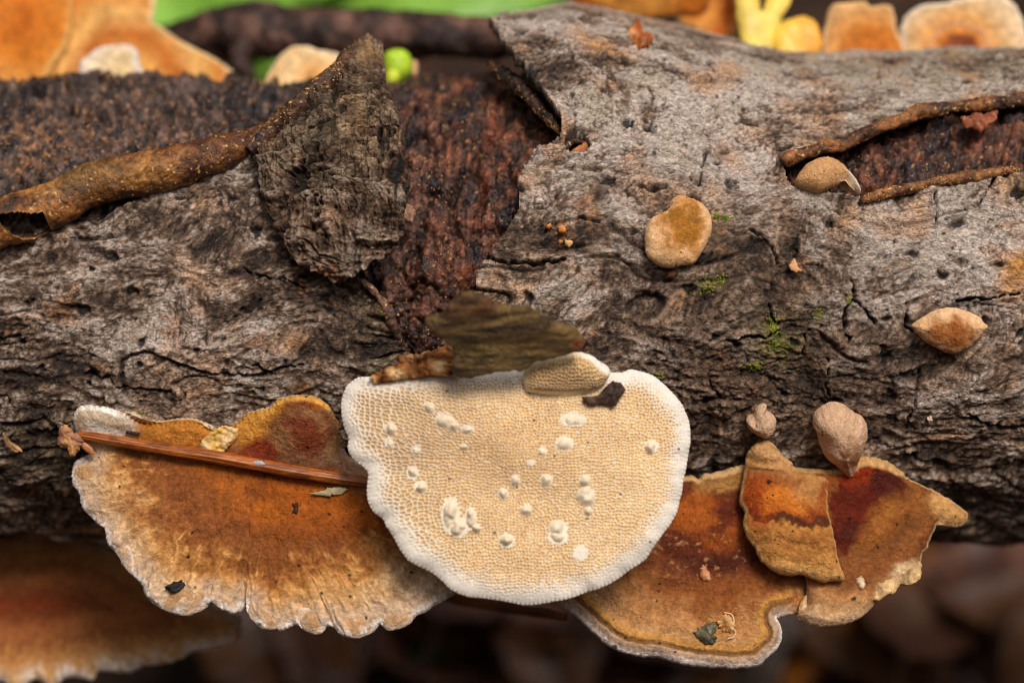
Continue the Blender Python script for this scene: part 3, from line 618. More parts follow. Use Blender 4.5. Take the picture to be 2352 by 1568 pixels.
# --- the right hand group: a low one with a white band, a long one, and one overlapping both
RLOW = [(1284, 1378), (1321, 1414), (1369, 1459), (1407, 1488), (1455, 1505), (1512, 1511), (1560, 1524), (1608, 1531), (1680, 1535), (1733, 1531), (1757, 1515), (1786, 1488), (1796, 1459), (1790, 1435), (1784, 1420), (1814, 1414), (1843, 1404), (1855, 1388), (1853, 1354), (1872, 1250), (1862, 1150), (1800, 1082), (1709, 1071), (1656, 1083), (1618, 1090), (1604, 1100), (1580, 1093), (1500, 1130), (1400, 1230), (1320, 1310)]
rp = plane_t(1650, 1085, float(logt(np.array(1650.), np.array(1085.))) - 0.05, nrm_droop(31, 0.02))
def rlow_t(uu, vv): return smin(rp(uu, vv), logt(uu, vv) - 0.10, 0.3)
def rlow_col(I):
    lo, mi, fi, fj, rad = patt(I, 1, 7); u_, v_ = I['u'], I['v']
    r = np.hypot(u_ - 1670, (v_ - 1110) * 1.0) / 420.0
    x = r + 0.08 * lo + 0.07 * mi + 0.02 * rad
    col = ramp(x, [(0, C(150, 96, 46)), (0.09, C(104, 50, 28)), (0.3, C(112, 52, 26)), (0.45, C(102, 50, 28)), (0.54, C(128, 72, 38)), (0.68, C(158, 102, 58)), (0.82, C(190, 138, 88)), (1.0, C(206, 160, 112))])
    col = mix(col, C(182, 102, 36), blob(I, 1600, 1180, 56, 44, 0.7 * mi + 0.4 * lo, 0, 0.6) * 0.8)
    col = mix(col, C(176, 96, 36), blob(I, 1660, 1250, 50, 30, 0.9 * mi, 0, 0.7) * 0.6)
    col = mix(col, C(74, 34, 26), blob(I, 1640, 1300, 120, 28, 0.7 * mi, -10, 0.6) * 0.6)
    col = mix(col, C(176, 132, 76), blob(I, 1660, 1105, 70, 26, 0.4 * mi, -8, 0.5) * 0.85)
    col = mix(col, C(150, 90, 44), blob(I, 1690, 1370, 120, 40, 0.6 * mi, 10, 0.6) * 0.6)
    col = mix(col, C(196, 122, 44), blob(I, 1800, 1390, 60, 22, 0.4 * mi, -15, 0.5) * 0.7)
    col = mix(col, C(204, 160, 112), ss(0.4, 0.8, fi + 0.5 * mi) * blob(I, 1600, 1270, 120, 70) * 0.5)
    d = I['d'] + 5 * lo; low = ss(1300, 1400, v_) * ss(1845, 1790, u_)
    col = mix(col, C(206, 160, 104), ss(64, 44, d) * low * 0.6)
    col = mix(col, C(206, 150, 76), ss(12, 3, np.abs(d - 42)) * low * 0.7)
    col = mix(col, C(128, 92, 60), ss(8, 2, np.abs(d - 30)) * low * 0.85)
    col = mix(col, C(186, 158, 136), ss(27, 20, d) * low)
    col = mix(col, C(236, 220, 210), ss(13, 6, d + 3 * rad) * low)
    up = ss(1140, 1110, v_); col = mix(col, C(212, 172, 120), ss(10, 4, I['d']) * up)
    col = mix(col, C(206, 166, 118), ss(9, 4, I['d']) * ss(1795, 1830, u_))
    col = col * (1 + 0.12 * fi + 0.10 * fj)[:, None]
    return specks(I, col, 0.62, 2.0)
f_rlow = thing('bracket_fungus', 'rust centred bracket with ochre zone and whitish rim, a grey leaf scrap on it', 'fungus', unproj(np.array(1660.), np.array(1090.), np.array(31.2)), 'bracket fungi on the log')
polar('cap', RLOW, (1640, 1190), rlow_t, 0.16, 0.12, rlow_col, M_CAP, f_rlow, nb=760, nr=140, rim=38, wob=3, wobf=0.09, under=True,
      relief=lambda I: 0.05 * patt(I, 1, 7)[0] + 0.018 * patt(I, 1, 7)[1] + 0.006 * patt(I, 1, 7)[2] + 0.012 * np.sin(np.hypot(I['u'] - 1670, I['v'] - 1110) * 0.11 + 2 * patt(I, 1, 7)[0]) - 0.03 * ss(9, 2, np.abs(I['d'] - 30)) * ss(1300, 1400, I['v']), wetfn=lambda I: blob(I, 1600, 1210, 160, 130))
RLONG = [(1819, 1074), (1872, 1076), (1915, 1078), (1944, 1069), (1972, 1052), (2001, 1049), (2035, 1059), (2064, 1076), (2083, 1095), (2111, 1112), (2155, 1134), (2188, 1155), (2212, 1171), (2222, 1181), (2217, 1200), (2198, 1210), (2167, 1208), (2156, 1200), (2147, 1215), (2135, 1236), (2128, 1258), (2114, 1278), (2116, 1306), (2110, 1330), (2092, 1342), (2068, 1344), (2056, 1362), (2040, 1366), (2020, 1378), (2001, 1397), (1972, 1421), (1934, 1435), (1896, 1440), (1857, 1434), (1836, 1424), (1830, 1414), (1843, 1404), (1856, 1390), (1853, 1340), (1830, 1250), (1795, 1160), (1795, 1085)]
rq = plane_t(1960, 1075, float(logt(np.array(1960.), np.array(1075.))) - 0.05, nrm_droop(33, 0.12))
def rlong_t(uu, vv): return smin(rq(uu, vv) - 0.13 * ss(1830, 1880, uu), logt(uu, vv) - 0.10, 0.3) - 0.06 * ss(1250, 1420, vv) + 0.05
def rlong_col(I):
    lo, mi, fi, fj, rad = patt(I, 1, 21); u_, v_ = I['u'], I['v']
    r = np.hypot(u_ - 1955, (v_ - 1075)) / 330.0; x = r + 0.05 * lo + 0.05 * mi + 0.02 * rad
    col = ramp(x, [(0, C(160, 92, 42)), (0.3, C(142, 88, 44)), (0.5, C(152, 94, 46)), (0.58, C(120, 74, 38)), (0.66, C(154, 98, 54)), (0.74, C(128, 78, 42)), (0.84, C(172, 120, 74)), (1.0, C(200, 158, 112)), (1.2, C(206, 166, 124))])
    col = col * (1 + 0.08 * np.sin(x * 48 + lo * 4))[:, None]
    col = mix(col, C(104, 38, 18), blob(I, 1960, 1150, 62, 120, 0.45 * mi + 0.2 * lo, 20, 0.18))
    col = mix(col, C(150, 56, 16), blob(I, 1965, 1090, 60, 28, 0.5 * mi, -12, 0.5) * 0.8)
    col = mix(col, C(86, 34, 24), blob(I, 2035, 1110, 42, 42, 0.5 * mi, 30, 0.3))
    col = mix(col, C(74, 34, 22), blob(I, 1945, 1230, 30, 26, 0.6 * mi, 0, 0.6) * 0.7)
    col = mix(col, C(172, 112, 50), blob(I, 2010, 1200, 26, 70, 0.4 * mi, 35, 0.5) * 0.55)
    col = mix(col, C(206, 158, 100), blob(I, 2165, 1170, 56, 26, 0.3 * mi, 35, 0.4)); col = mix(col, C(160, 104, 50), blob(I, 2105, 1165, 20, 40, 0.5 * mi, 20, 0.5) * 0.5)
    col = mix(col, C(196, 160, 126), ss(34, 16, I['d'] + 6 * mi) * ss(1380, 1420, v_))
    col = mix(col, C(222, 190, 150), blob(I, 2075, 1320, 46, 22, 0.4 * mi, -25, 0.5) * 0.9)
    col = mix(col, C(220, 186, 146), ss(8, 3, I['d']) * 0.9)
    col = mix(col, C(206, 164, 112), ss(18, 10, I['d'] + 3 * mi) * ss(1100, 1080, v_))
    return specks(I, col * (1 + 0.12 * fi + 0.10 * fj)[:, None], 0.66, 5.0)
f_rlong = thing('bracket_fungus', 'ochre zoned bracket with deep maroon patch and a pointed pale tip', 'fungus', unproj(np.array(1960.), np.array(1075.), np.array(31.1)), 'bracket fungi on the log')
polar('cap', RLONG, (1950, 1190), rlong_t, 0.16, 0.12, rlong_col, M_CAP, f_rlong, nb=640, nr=120, rim=34, wob=3, wobf=0.09, under=True,
      relief=lambda I: 0.03 * patt(I, 1, 21)[0] + 0.012 * patt(I, 1, 21)[1] + 0.005 * patt(I, 1, 21)[2] + 0.012 * np.sin(np.hypot(I['u'] - 1955, I['v'] - 1075) * 0.13 + 2 * patt(I, 1, 21)[0]), wetfn=lambda I: blob(I, 1970, 1140, 70, 110))
curl = [(2000, 1352), (2035, 1330), (2075, 1312), (2105, 1282), (2115, 1288), (2117, 1310), (2110, 1331), (2090, 1343), (2066, 1345), (2052, 1362), (2034, 1368), (2010, 1382)]
polar('curled_margin', curl, (2070, 1332), lambda uu, vv: rlong_t(uu, vv) - 0.10, 0.05, 0.06, lambda I: solidcol(C(214, 180, 132), 0.5, 5, C(178, 124, 68))(I), M_CAP, f_rlong, nb=200, nr=36, rim=12, relief=lambda I: 0.09 * fbm(I['P'] * 3.5, 3), wob=4, wobf=0.1)
ROVER = [(1764, 1014), (1781, 1026), (1800, 1047), (1819, 1062), (1826, 1073), (1862, 1086), (1905, 1105), (1901, 1134), (1902, 1172), (1908, 1201), (1917, 1239), (1922, 1273), (1929, 1301), (1939, 1320), (1937, 1335), (1915, 1334), (1891, 1338), (1862, 1328), (1838, 1320), (1805, 1322), (1776, 1311), (1747, 1287), (1733, 1258), (1714, 1234), (1707, 1201), (1709, 1172), (1697, 1148), (1704, 1110), (1711, 1067), (1716, 1043), (1733, 1021), (1750, 1015)]
ro = plane_t(1800, 1060, float(logt(np.array(1800.), np.array(1060.))) - 0.16, nrm_droop(31, 0.04))
def rover_t(uu, vv): return smin(ro(uu, vv) - 0.16 * ss(1080, 1250, vv), logt(uu, vv) - 0.14, 0.25)
def rover_col(I):
    lo, mi, fi, fj, rad = patt(I, 1, 33); u_, v_ = I['u'], I['v']
    y = v_ - 22 * ((u_ - 1800) / 100.0) + 16 * ((u_ - 1800) / 100.0) ** 2 + 12 * lo + 20 * mi + 6 * fi
    col = ramp(y, [(1010, C(206, 164, 116)), (1070, C(190, 142, 90)), (1100, C(168, 112, 66)), (1122, C(156, 92, 48)), (1145, C(164, 88, 38)), (1165, C(176, 92, 36)), (1185, C(150, 76, 32)), (1198, C(98, 52, 30)), (1207, C(100, 60, 34)), (1214, C(190, 134, 68)), (1226, C(180, 124, 66)), (1240, C(160, 104, 54)), (1252, C(186, 132, 72)), (1262, C(160, 106, 56)), (1280, C(184, 130, 72)), (1300, C(196, 142, 78)), (1330, C(206, 160, 104))])
    col = mix(col, C(150, 58, 18), blob(I, 1740, 1160, 40, 50, 0.8 * mi, 0, 0.6) * 0.6)
    col = mix(col, C(214, 132, 46), blob(I, 1800, 1160, 50, 26, 0.8 * mi + 0.3 * fi, 10, 0.7) * 0.7)
    col = mix(col, C(186, 138, 84), blob(I, 1870, 1130, 44, 46, 0.5 * mi, 40, 0.5) * 0.75)
    col = mix(col, C(160, 74, 26), blob(I, 1893, 1140, 14, 30, 0.5 * mi, 20, 0.5) * 0.7)
    col = mix(col, C(206, 162, 110), ss(9, 3, I['d']) * 0.85)
    return specks(I, col * (1 + 0.13 * fi + 0.10 * fj)[:, None], 0.55, 9.0)
f_rover = thing('bracket_fungus', 'small tan bracket with one bright orange band overlapping two larger brackets', 'fungus', unproj(np.array(1790.), np.array(1050.), np.array(30.9)), 'bracket fungi on the log')
polar('cap', ROVER, (1805, 1170), rover_t, 0.19, 0.08, rover_col, M_CAP, f_rover, nb=520, nr=110, rim=46, wob=2, wobf=0.1, under=True,
      relief=lambda I: 0.03 * patt(I, 1, 33)[0] + 0.012 * patt(I, 1, 33)[1] + 0.005 * patt(I, 1, 33)[2] + 0.014 * np.sin((I['v'] - 0.2 * I['u']) * 0.16 + 2 * patt(I, 1, 33)[0]) + 0.05 * ss(0.2, 1.0, 1 - I['s']), wetfn=lambda I: blob(I, 1810, 1165, 90, 40) * 0.9)

# --- out of focus bracket low under the log
LLOW = [(-160, 1240), (0, 1225), (150, 1228), (300, 1270), (420, 1340), (500, 1395), (556, 1418), (554, 1450), (545, 1470), (500, 1485), (440, 1498), (400, 1520), (330, 1528), (290, 1545), (232, 1538), (210, 1560), (160, 1553), (120, 1576), (80, 1560), (40, 1586), (0, 1562), (-40, 1580), (-160, 1570), (-230, 1400)]
ll = plane_t(150, 1235, 34.3, nrm_droop(26, -0.05))
def llow_col(I):
    lo, mi, fi, fj, rad = patt(I, 0.8, 41)
    d = I['d'] + 12 * mi + 10 * lo + 8 * rad
    col = ramp(d, [(0, C(236, 220, 206)), (18, C(216, 180, 144)), (40, C(196, 140, 88)), (75, C(156, 98, 58)), (110, C(172, 108, 64)), (150, C(134, 74, 42)), (190, C(150, 66, 32)), (240, C(96, 40, 22))])
    return mix(col, C(214, 160, 92), ss(0.2, 0.7, rad + mi) * ss(110, 50, I['d']) * 0.6)
f_llow = thing('bracket_fungus', 'blurred brown bracket with pale wavy edge low under the log', 'fungus', unproj(np.array(150.), np.array(1240.), np.array(34.3)), 'bracket fungi on the log')
polar('cap', LLOW, (150, 1330), ll, 0.12, 0.15, llow_col, M_CAP, f_llow, nb=420, nr=60, rim=26, wob=4, wobf=0.06, under=True, relief=lambda I: 0.04 * patt(I, 1, 41)[0] + 0.05 * patt(I, 1, 41)[4] * ss(0.6, 0.9, I['s']))

# --- the upturned fungus showing its pores
PORE = [(839, 866), (819, 868), (800, 882), (786, 913), (784, 952), (792, 987), (800, 1007), (799, 1030), (811, 1054), (835, 1073), (846, 1089), (843, 1120), (845, 1151), (858, 1175), (878, 1191), (888, 1210), (905, 1237), (921, 1265), (940, 1288), (979, 1308), (1007, 1327), (1034, 1351), (1069, 1368), (1108, 1373), (1155, 1380), (1206, 1389), (1253, 1384), (1304, 1374), (1350, 1359), (1386, 1347), (1417, 1331), (1448, 1308), (1483, 1284), (1503, 1253), (1526, 1222), (1550, 1187), (1563, 1148), (1569, 1109), (1577, 1070), (1583, 1030), (1585, 999), (1581, 964), (1565, 929), (1538, 894), (1507, 866), (1479, 855), (1448, 849), (1429, 855), (1401, 855), (1300, 848), (1150, 845), (1000, 850), (900, 862)]
pp = plane_t(1190, 1100, 29.62, nrm_droop(40, 0.02))
def pore_t(uu, vv):
    x = (uu - 1190) / 400.0; y = (vv - 1110) / 270.0
    return pp(uu, vv) - 0.10 * (1 - x * x) + 0.06 * y * y + 0.10 * ss(0.75, 1.0, -x) * ss(1150, 900, vv)
WARTS = [(515, 360, 30, 26, .05), (605, 440, 50, 34, .05), (665, 470, 30, 26, .04), (290, 490, 28, 34, .06), (285, 570, 24, 28, .035), (440, 612, 26, 24, .05), (420, 742, 30, 30, .06), (470, 830, 28, 28, .05), (640, 985, 48, 82, .10), (690, 1060, 46, 46, .08), (760, 1010, 34, 52, .09), (790, 1065, 30, 20, .04), (970, 1138, 40, 34, .07), (1275, 1070, 44, 42, .06), (1270, 1120, 52, 38, .06), (1440, 880, 42, 50, .06), (1430, 790, 30, 30, .045), (1310, 575, 48, 36, .045), (1360, 435, 60, 34, .02), (1815, 590, 34, 32, .06), (1205, 785, 30, 32, .04), (950, 865, 26, 30, .04), (1085, 960, 34, 28, .05), (1020, 785, 26, 26, .03), (740, 490, 36, 26, .03), (1450, 965, 18, 22, .03), (1400, 1215, 40, 36, .02), (720, 590, 24, 18, .03), (1180, 620, 24, 24, .025), (1110, 685, 22, 18, .02)]
WARTS = [(784 + a * .3907, 796 + b * .3907, c * .3907, d * .3907, e) for a, b, c, d, e in WARTS]
def pore_field(I, scale=22.0, mx=1.0):
    K = 1 / 171.0       # cm per working pixel at this depth
    x = (I['u'] - 1190) * K; y = (I['v'] - 1100) * K
    wx = fbm(n3(x * 2, y * 2, 0 * x), 2); wy = fbm(n3(x * 2, y * 2, 0 * x + 9), 2)
    sc = scale * (1 - 0.22 * ss(-0.4, -2.2, x))
    f1, f2, cid = vor2(x * sc + 0.9 * wx, y * sc * 1.04 + 0.9 * wy, 0.72)
    rim = I['d'] + 9 * wx + 3 * noise(n3(x * 9, y * 9, 0 * x)) + 16 * fbm(n3(x * 0.7, y * 0.7, 0 * x + 3), 2)
    op = ss(6, 78, rim)                              # how open the pores are
    flat = np.zeros(len(x))
    for a, b, c, d, e in WARTS:
        q = np.hypot((I['u'] - a) / (c * 1.25), (I['v'] - b) / (d * 1.25)) + 0.25 * wx; flat = np.maximum(flat, ss(1.15, 0.75, q))
    op = op * (1 - flat)
    thr = 0.08 + 0.34 * (1 - op)
    hole = ss(thr, thr + 0.20, f2 - f1) * np.clip(op * 1.6, 0, 1)
    return hole, cid, op, wx, x, y
def pore_col(I):
    hole, cid, op, wx, x, y = pore_field(I)
    lo = fbm(n3(x * 0.8, y * 0.8, 0 * x + 4), 3)
    wall = mix(np.broadcast_to(C(232, 221, 208), (len(x), 3)), np.broadcast_to(C(243, 228, 202), (len(x), 3)), np.clip(ss(16, 70, I['d'] + 8 * wx) * ss(-0.8, 0.5, lo + 0.1), 0, 1))
    inn = mix(np.broadcast_to(C(236, 196, 128), (len(x), 3)), np.broadcast_to(C(206, 154, 84), (len(x), 3)), np.clip(0.8 * cid + 0.6 * lo, 0, 1))
    inn = mix(inn, C(190, 154, 108), ss(0.5, 1.9, -x) * 0.7)
    col = mix(wall, inn, np.clip(hole * 0.95, 0, 1))
    st = blob(I, 1130, 1050, 190, 60, 0.9 * lo, 8, 0.8); col = mix(col, C(176, 136, 96), st * 0.30); col = mix(col, C(180, 146, 108), blob(I, 900, 980, 90, 90, 0.9 * lo, 0, 0.8) * 0.22)
    g1, g2, gid = vor2(I['u'] / 36.0, I['v'] / 36.0, 1.0); col = mix(col, C(80, 56, 40), ss(0.10, 0.05, g1) * (gid > 0.93))
    return col
def pore_rel(I):
    hole, cid, op, wx, x, y = pore_field(I)
    rimb = (noise(n3(x * 14, y * 14, 0 * x)) * 0.004 + noise(n3(x * 30, y * 30, 0 * x)) * 0.002) * ss(14, 34, I['d'])
    fold = 0.05 * fbm(n3(I['a'] * 34, 0 * x, 0 * x), 2) * ss(60, 0, I['d'])
    und = 0.035 * fbm(n3(x * 1.6, y * 1.6, 0 * x + 2), 2)
    return -0.022 * hole + rimb + fold + und
f_pore = thing('upturned_fungus', 'cream pored fungus lying upside down with a bark flake attached', 'fungus', unproj(np.array(1190.), np.array(1250.), np.array(29.8)))
polar('pore_surface', PORE, (1190, 1100), pore_t, 0.12, 0.10, pore_col, M_PALE, f_pore, nb=1350, nr=250, rim=58, relief=pore_rel, wob=1.2, wobf=0.035, pw=0.85, under=True, under_name='cap', under_mat=M_CAP, under_col=C(170, 116, 66))
for a, b, c, d, e in WARTS:
    k = 10; th = np.linspace(0, 2 * pi, k, endpoint=False); rj = 1 + 0.12 * RNG.normal(size=k).clip(-1.2, 1.2)
    O = np.stack([a + 1.2 * c * rj * np.cos(th), b + 1.2 * d * rj * np.sin(th)], 1)
    und = lambda uu, vv: pore_t(uu, vv) - 0.10
    polar('wart', O, (a, b), und, 0.0, 0.03, lambda I: np.broadcast_to(C(232, 214, 186), I['P'].shape) * (1 + 0.06 * noise(I['P'] * 6))[:, None], M_PALE, f_pore, nb=60, nr=18, rim=min(c, d) * 1.3, relief=lambda I: (e * 1.05 + 0.03) * (1 - I['s'] ** 2) ** 1.4 * (1 + 0.7 * noise(I['P'] * 6) + 0.3 * noise(I['P'] * 14)), soft=True)
P2O = [(1208, 842), (1233, 824), (1287, 815), (1330, 808), (1359, 817), (1381, 832), (1399, 850), (1395, 871), (1377, 893), (1341, 904), (1287, 911), (1233, 904), (1208, 896), (1202, 871)]
p2 = plane_t(1300, 870, 28.95, nrm_droop(42, -0.05))
def p2_col(I):
    K = 1 / 178.0; f1, f2, cid = vor2((I['u']) * K * 22, I['v'] * K * 26, 0.75)
    hole = ss(0.05, 0.25, f2 - f1) * ss(2, 14, I['d'])
    col = mix(np.broadcast_to(C(238, 216, 176), I['P'].shape), np.broadcast_to(C(204, 152, 86), I['P'].shape), hole * 0.9)
    col = mix(col, C(240, 230, 218), ss(14, 6, I['d']) * ss(1310, 1350, I['u']) * ss(870, 845, I['v']))
    return mix(col, C(150, 116, 74), blob(I, 1290, 850, 80, 22, 0, 8, 0.7) * 0.5)  # brown upper patch paints the bark flake's shadow on the lobe
polar('side_lobe', P2O, (1300, 865), lambda uu, vv: pore_t(uu, vv) - 0.08 - 0.22 * ss(905, 815, vv), 0.22, 0.30, p2_col, M_PALE, f_pore, nb=360, nr=90, rim=46, wob=3, relief=lambda I: -0.02 * ss(0.10, 0.32, np.subtract(*vor2(I['u'] / 178 * 22, I['v'] / 178 * 26, 0.75)[1::-1])) * ss(6, 20, I['d']))
FLAKE = [(978, 735), (1018, 720), (1032, 695), (1054, 679), (1082, 671), (1108, 681), (1143, 699), (1179, 704), (1215, 708), (1251, 731), (1287, 745), (1320, 756), (1340, 781), (1330, 803), (1287, 816), (1235, 830), (1200, 850), (1143, 852), (1090, 860), (1045, 858), (1040, 814), (1030, 789), (1000, 763)]
fp = plane_t(1170, 855, 29.25, np.array([0.05, -0.98, 0.10]) / np.linalg.norm([0.05, -0.98, 0.10]))
def flake_col(I):
    p = I['P'].astype(np.float32); g = fbm(p * np.array([1.2, 6, 6], np.float32), 3); q = fbm(p * 1.5 + 5, 2)
    col = mix(np.broadcast_to(C(50, 36, 22), p.shape), np.broadcast_to(C(150, 118, 70), p.shape), ss(-0.6, 0.6, g + 0.3 * q))
    col = mix(col, C(104, 64, 38), blob(I, 1080, 700, 60, 30, 0.4 * q) * 0.7); col = mix(col, C(100, 92, 42), ss(0, 0.8, q) * 0.4)
    k = ss(0.35, 0.6, noise(p * np.array([2, 7, 7], np.float32) + 3)); col = mix(col, C(36, 26, 20), k * 0.7)
    return mix(col, C(146, 74, 36), blob(I, 1326, 785, 14, 12, 0.3 * q) * 0.8)
polar('bark_flake', FLAKE, (1160, 775), fp, 0.08, 0.10, flake_col, M_BARK, f_pore, nb=300, nr=70, rim=12, wob=6, wobf=0.05, relief=lambda I: 0.06 * fbm(I['P'] * np.array([0.8, 3, 3]), 3))
TORN = [(852, 862), (880, 848), (903, 838), (917, 816), (964, 812), (1000, 802), (1036, 790), (1056, 812), (1056, 858), (1000, 862), (964, 866), (900, 872), (862, 880)]
polar('torn_flesh', TORN, (965, 842), lambda uu, vv: pore_t(uu, vv) - 0.16 - 0.1 * ss(900, 1040, uu), 0.06, 0.14, solidcol(C(160, 106, 64), 0.8, 8, C(228, 190, 140)), M_CAP, f_pore, nb=260, nr=40, rim=9, wob=9, wobf=0.12, relief=lambda I: 0.07 * fbm(I['P'] * 6, 3))
chip('bark_crumb', 'dark brown curled bark crumb lying on the cream pores', 'bark crumb', [(1337, 911), (1373, 909), (1391, 886), (1409, 873), (1427, 878), (1436, 896), (1424, 914), (1413, 932), (1395, 931), (1381, 925), (1359, 931), (1341, 922)], 0, C(62, 42, 34), C(96, 74, 58), tfn=lambda uu, vv: pore_t(uu, vv) - 0.20, top=0.05, bot=0.08, relief=0.06, rim=9, nb=120, nr=24)

# --- knob shaped young fungi
def knob(label, O, cc, h, colfn, lift=0.05, tfn=None, tail=None, rim=None, rel=0.03, seed=0):
    t = thing('young_fungus', label, 'fungus', unproj(np.array(float(cc[0])), np.array(float(cc[1])), logt(np.array(float(cc[0])), np.array(float(cc[1])))), 'young knob fungi on the bark')
    A = np.array(O); rr = rim or 0.62 * min(np.ptp(A[:, 0]), np.ptp(A[:, 1])) * 0.8
    polar('cap', O, cc, tfn or onlog(lift), h, 0.18, colfn, M_KNOB, t, nb=240, nr=60, rim=rr, wob=1.6, wobf=0.12, relief=lambda I: rel * fbm(I['P'] * 3 + seed, 3) + 0.004 * noise(I['P'] * 20), under=True, under_col=C(200, 164, 120))
    return t
def kcol(c_edge, c_mid, cu, cv, ru, rv, seed, c_spot=None, sp=()):
    def f(I):
        lo, mi, fi, fj, rad = patt(I, 1.4, seed)
        col = mix(np.broadcast_to(c_edge, I['P'].shape), np.broadcast_to(c_mid, I['P'].shape), blob(I, cu, cv, ru, rv, 0.4 * mi + 0.3 * lo, 0, 0.6))
        for (a, b, r, k) in sp: col = mix(col, c_spot, blob(I, a, b, r * 1.2, r * 1.2, 0.45 * mi + 0.35 * fi, 0, 0.5) * k)
        col = col * (1 + 0.08 * fi + 0.08 * fj + 0.06 * mi)[:, None]
        return np.clip(specks(I, col, 0.5, seed, C(92, 60, 34), 7.0) * 1.12, 0, 0.9)
    return f
knob('tiny beige knob fungus with a hooked top on bare bark', [(1713, 967), (1716, 958), (1730, 951), (1736, 938), (1751, 928), (1761, 932), (1759, 942), (1768, 947), (1777, 955), (1783, 966), (1780, 982), (1774, 993), (1759, 1000), (1739, 995), (1721, 982)], (1748, 970), 0.22, kcol(C(212, 174, 144), C(206, 168, 136), 1748, 960, 30, 30, 1), rim=30)
knob('large beige knob fungus with brown spots touching the maroon patched bracket', [(1909, 924), (1932, 926), (1950, 938), (1967, 950), (1982, 958), (1992, 982), (1988, 1005), (1976, 1034), (1970, 1054), (1962, 1070), (1944, 1076), (1929, 1066), (1912, 1052), (1891, 1037), (1881, 1014), (1874, 988), (1866, 970), (1868, 952), (1882, 936)], (1930, 985), 0.42, kcol(C(210, 170, 138), C(206, 166, 132), 1925, 960, 50, 40, 2, C(140, 84, 40), [(1930, 1004, 8, 0.9), (1956, 1022, 18, 0.8), (1950, 990, 14, 0.3)]), rim=52)
knob('roundish knob fungus with freckled ochre centre below a bark crack', [(1560, 450), (1585, 455), (1610, 468), (1630, 490), (1636, 520), (1628, 550), (1612, 580), (1595, 604), (1565, 610), (1535, 616), (1505, 605), (1485, 585), (1480, 555), (1482, 525), (1495, 503), (1520, 490), (1538, 478), (1541, 462)], (1562, 535), 0.15, kcol(C(226, 180, 132), C(190, 122, 48), 1568, 525, 46, 56, 3, C(122, 84, 30), [(1566, 520, 34, 0.45), (1592, 512, 12, 0.45), (1545, 505, 12, 0.4), (1575, 555, 14, 0.4), (1540, 592, 20, 0.3)]), rim=26, lift=0.14)
knob('smooth tan knob fungus with white tail emerging from the bark slot', [(1825, 418), (1837, 396), (1857, 378), (1887, 368), (1917, 370), (1938, 383), (1951, 400), (1968, 420), (1978, 440), (1971, 446), (1954, 433), (1941, 416), (1924, 425), (1904, 433), (1880, 441), (1854, 434), (1833, 428)], (1900, 405), 0.22, kcol(C(210, 160, 110), C(200, 150, 102), 1890, 400, 50, 30, 4, C(226, 206, 180), [(1960, 425, 22, 0.95)]), rim=34, lift=0.10)
knob('lens shaped knob fungus with rusty brown blotch on pale grey bark', [(2094, 746), (2119, 728), (2153, 711), (2186, 706), (2220, 714), (2250, 728), (2260, 741), (2268, 750), (2257, 765), (2240, 785), (2216, 802), (2183, 811), (2156, 802), (2122, 781), (2102, 761)], (2182, 758), 0.19, kcol(C(226, 182, 138), C(188, 126, 74), 2182, 760, 60, 36, 5, C(150, 84, 38), [(2192, 770, 26, 0.75), (2140, 762, 15, 0.55), (2200, 750, 20, 0.4)]), rim=44, lift=0.10)

# ------------------------------------------------------------------ things lying on the brackets
sp = []
for a, b, r in [(178, 999, 7), (210, 1002, 9), (300, 1018, 10), (400, 1034, 11), (480, 1046, 12), (580, 1064, 12), (680, 1082, 12), (760, 1095, 11), (850, 1108, 10), (900, 1116, 10)]:
    t = float(left_t(np.array(float(a)), np.array(float(b)))); sp.append([a, b, r, t])
tt = np.array([q[3] for q in sp]); x_ = np.array([q[0] for q in sp]); fit = np.poly1d(np.polyfit(x_, tt, 1)); off = min(0, (tt - 0.20 - fit(x_)).min())
spath = []
for a, b, r, t in sp:
    t = fit(a) + off; spath.append([*unproj(np.array(float(a)), np.array(float(b)), np.array(t)), 1.22 * r * t / FPX])
def stem_col(I):
    p = I['P']; g = noise(n3(I['l'] * 5, np.cos(I['th']) * 4, np.sin(I['th']) * 4)); h = fbm(n3(I['l'] * 16, 0.6 * np.cos(I['th']), 0.6 * np.sin(I['th'])), 2)
    col = mix(np.broadcast_to(C(128, 62, 20), p.shape), np.broadcast_to(C(196, 112, 42), p.shape), ss(-0.5, 0.6, g + 0.3 * h))
    col = mix(col, C(66, 28, 16), ss(0.1, 0.6, h + 0.4 * g) * 0.7)
    lines = ss(0.3, 0.6, noise(n3(I['l'] * 3, np.cos(I['th']) * 9, np.sin(I['th']) * 9))); return mix(col, C(86, 40, 18), lines * 0.5)
f_stem = thing('dry_stem', 'glossy reddish brown dry plant stem lying across the scalloped bracket', 'plant stem', spath[4][:3])
tube('stalk', spath, M_STEM, stem_col, f_stem, n=260, m=32, relief=lambda I: 0.006 * np.sin(I['th'] * 9) + 0.006 * noise(I['P'] * 4), wetfn=lambda I: np.full(len(I['l']), 0.3))
ts = spath[0]; tz = float((np.array(ts[:3]) - CAM) @ FWD)
polar('node', [(135, 985), (150, 976), (168, 990), (186, 1000), (190, 1020), (180, 1038), (165, 1046), (155, 1030), (134, 1022)], (162, 1012), lambda uu, vv: 0 * uu + tz, 0.10, 0.10, solidcol(C(150, 104, 78), 0.5, 6, C(196, 140, 86)), M_LITTER, f_stem, nb=90, nr=20, rim=18, wob=5, wobf=0.15, relief=lambda I: 0.04 * fbm(I['P'] * 7, 3))
polar('sheath', [(180, 1012), (198, 1016), (214, 1030), (216, 1044), (202, 1040), (188, 1028)], (200, 1028), lambda uu, vv: 0 * uu + tz + 0.02, 0.03, 0.03, solidcol(C(176, 110, 60), 0.4, 6), M_STEM, f_stem, nb=60, nr=12, rim=6)
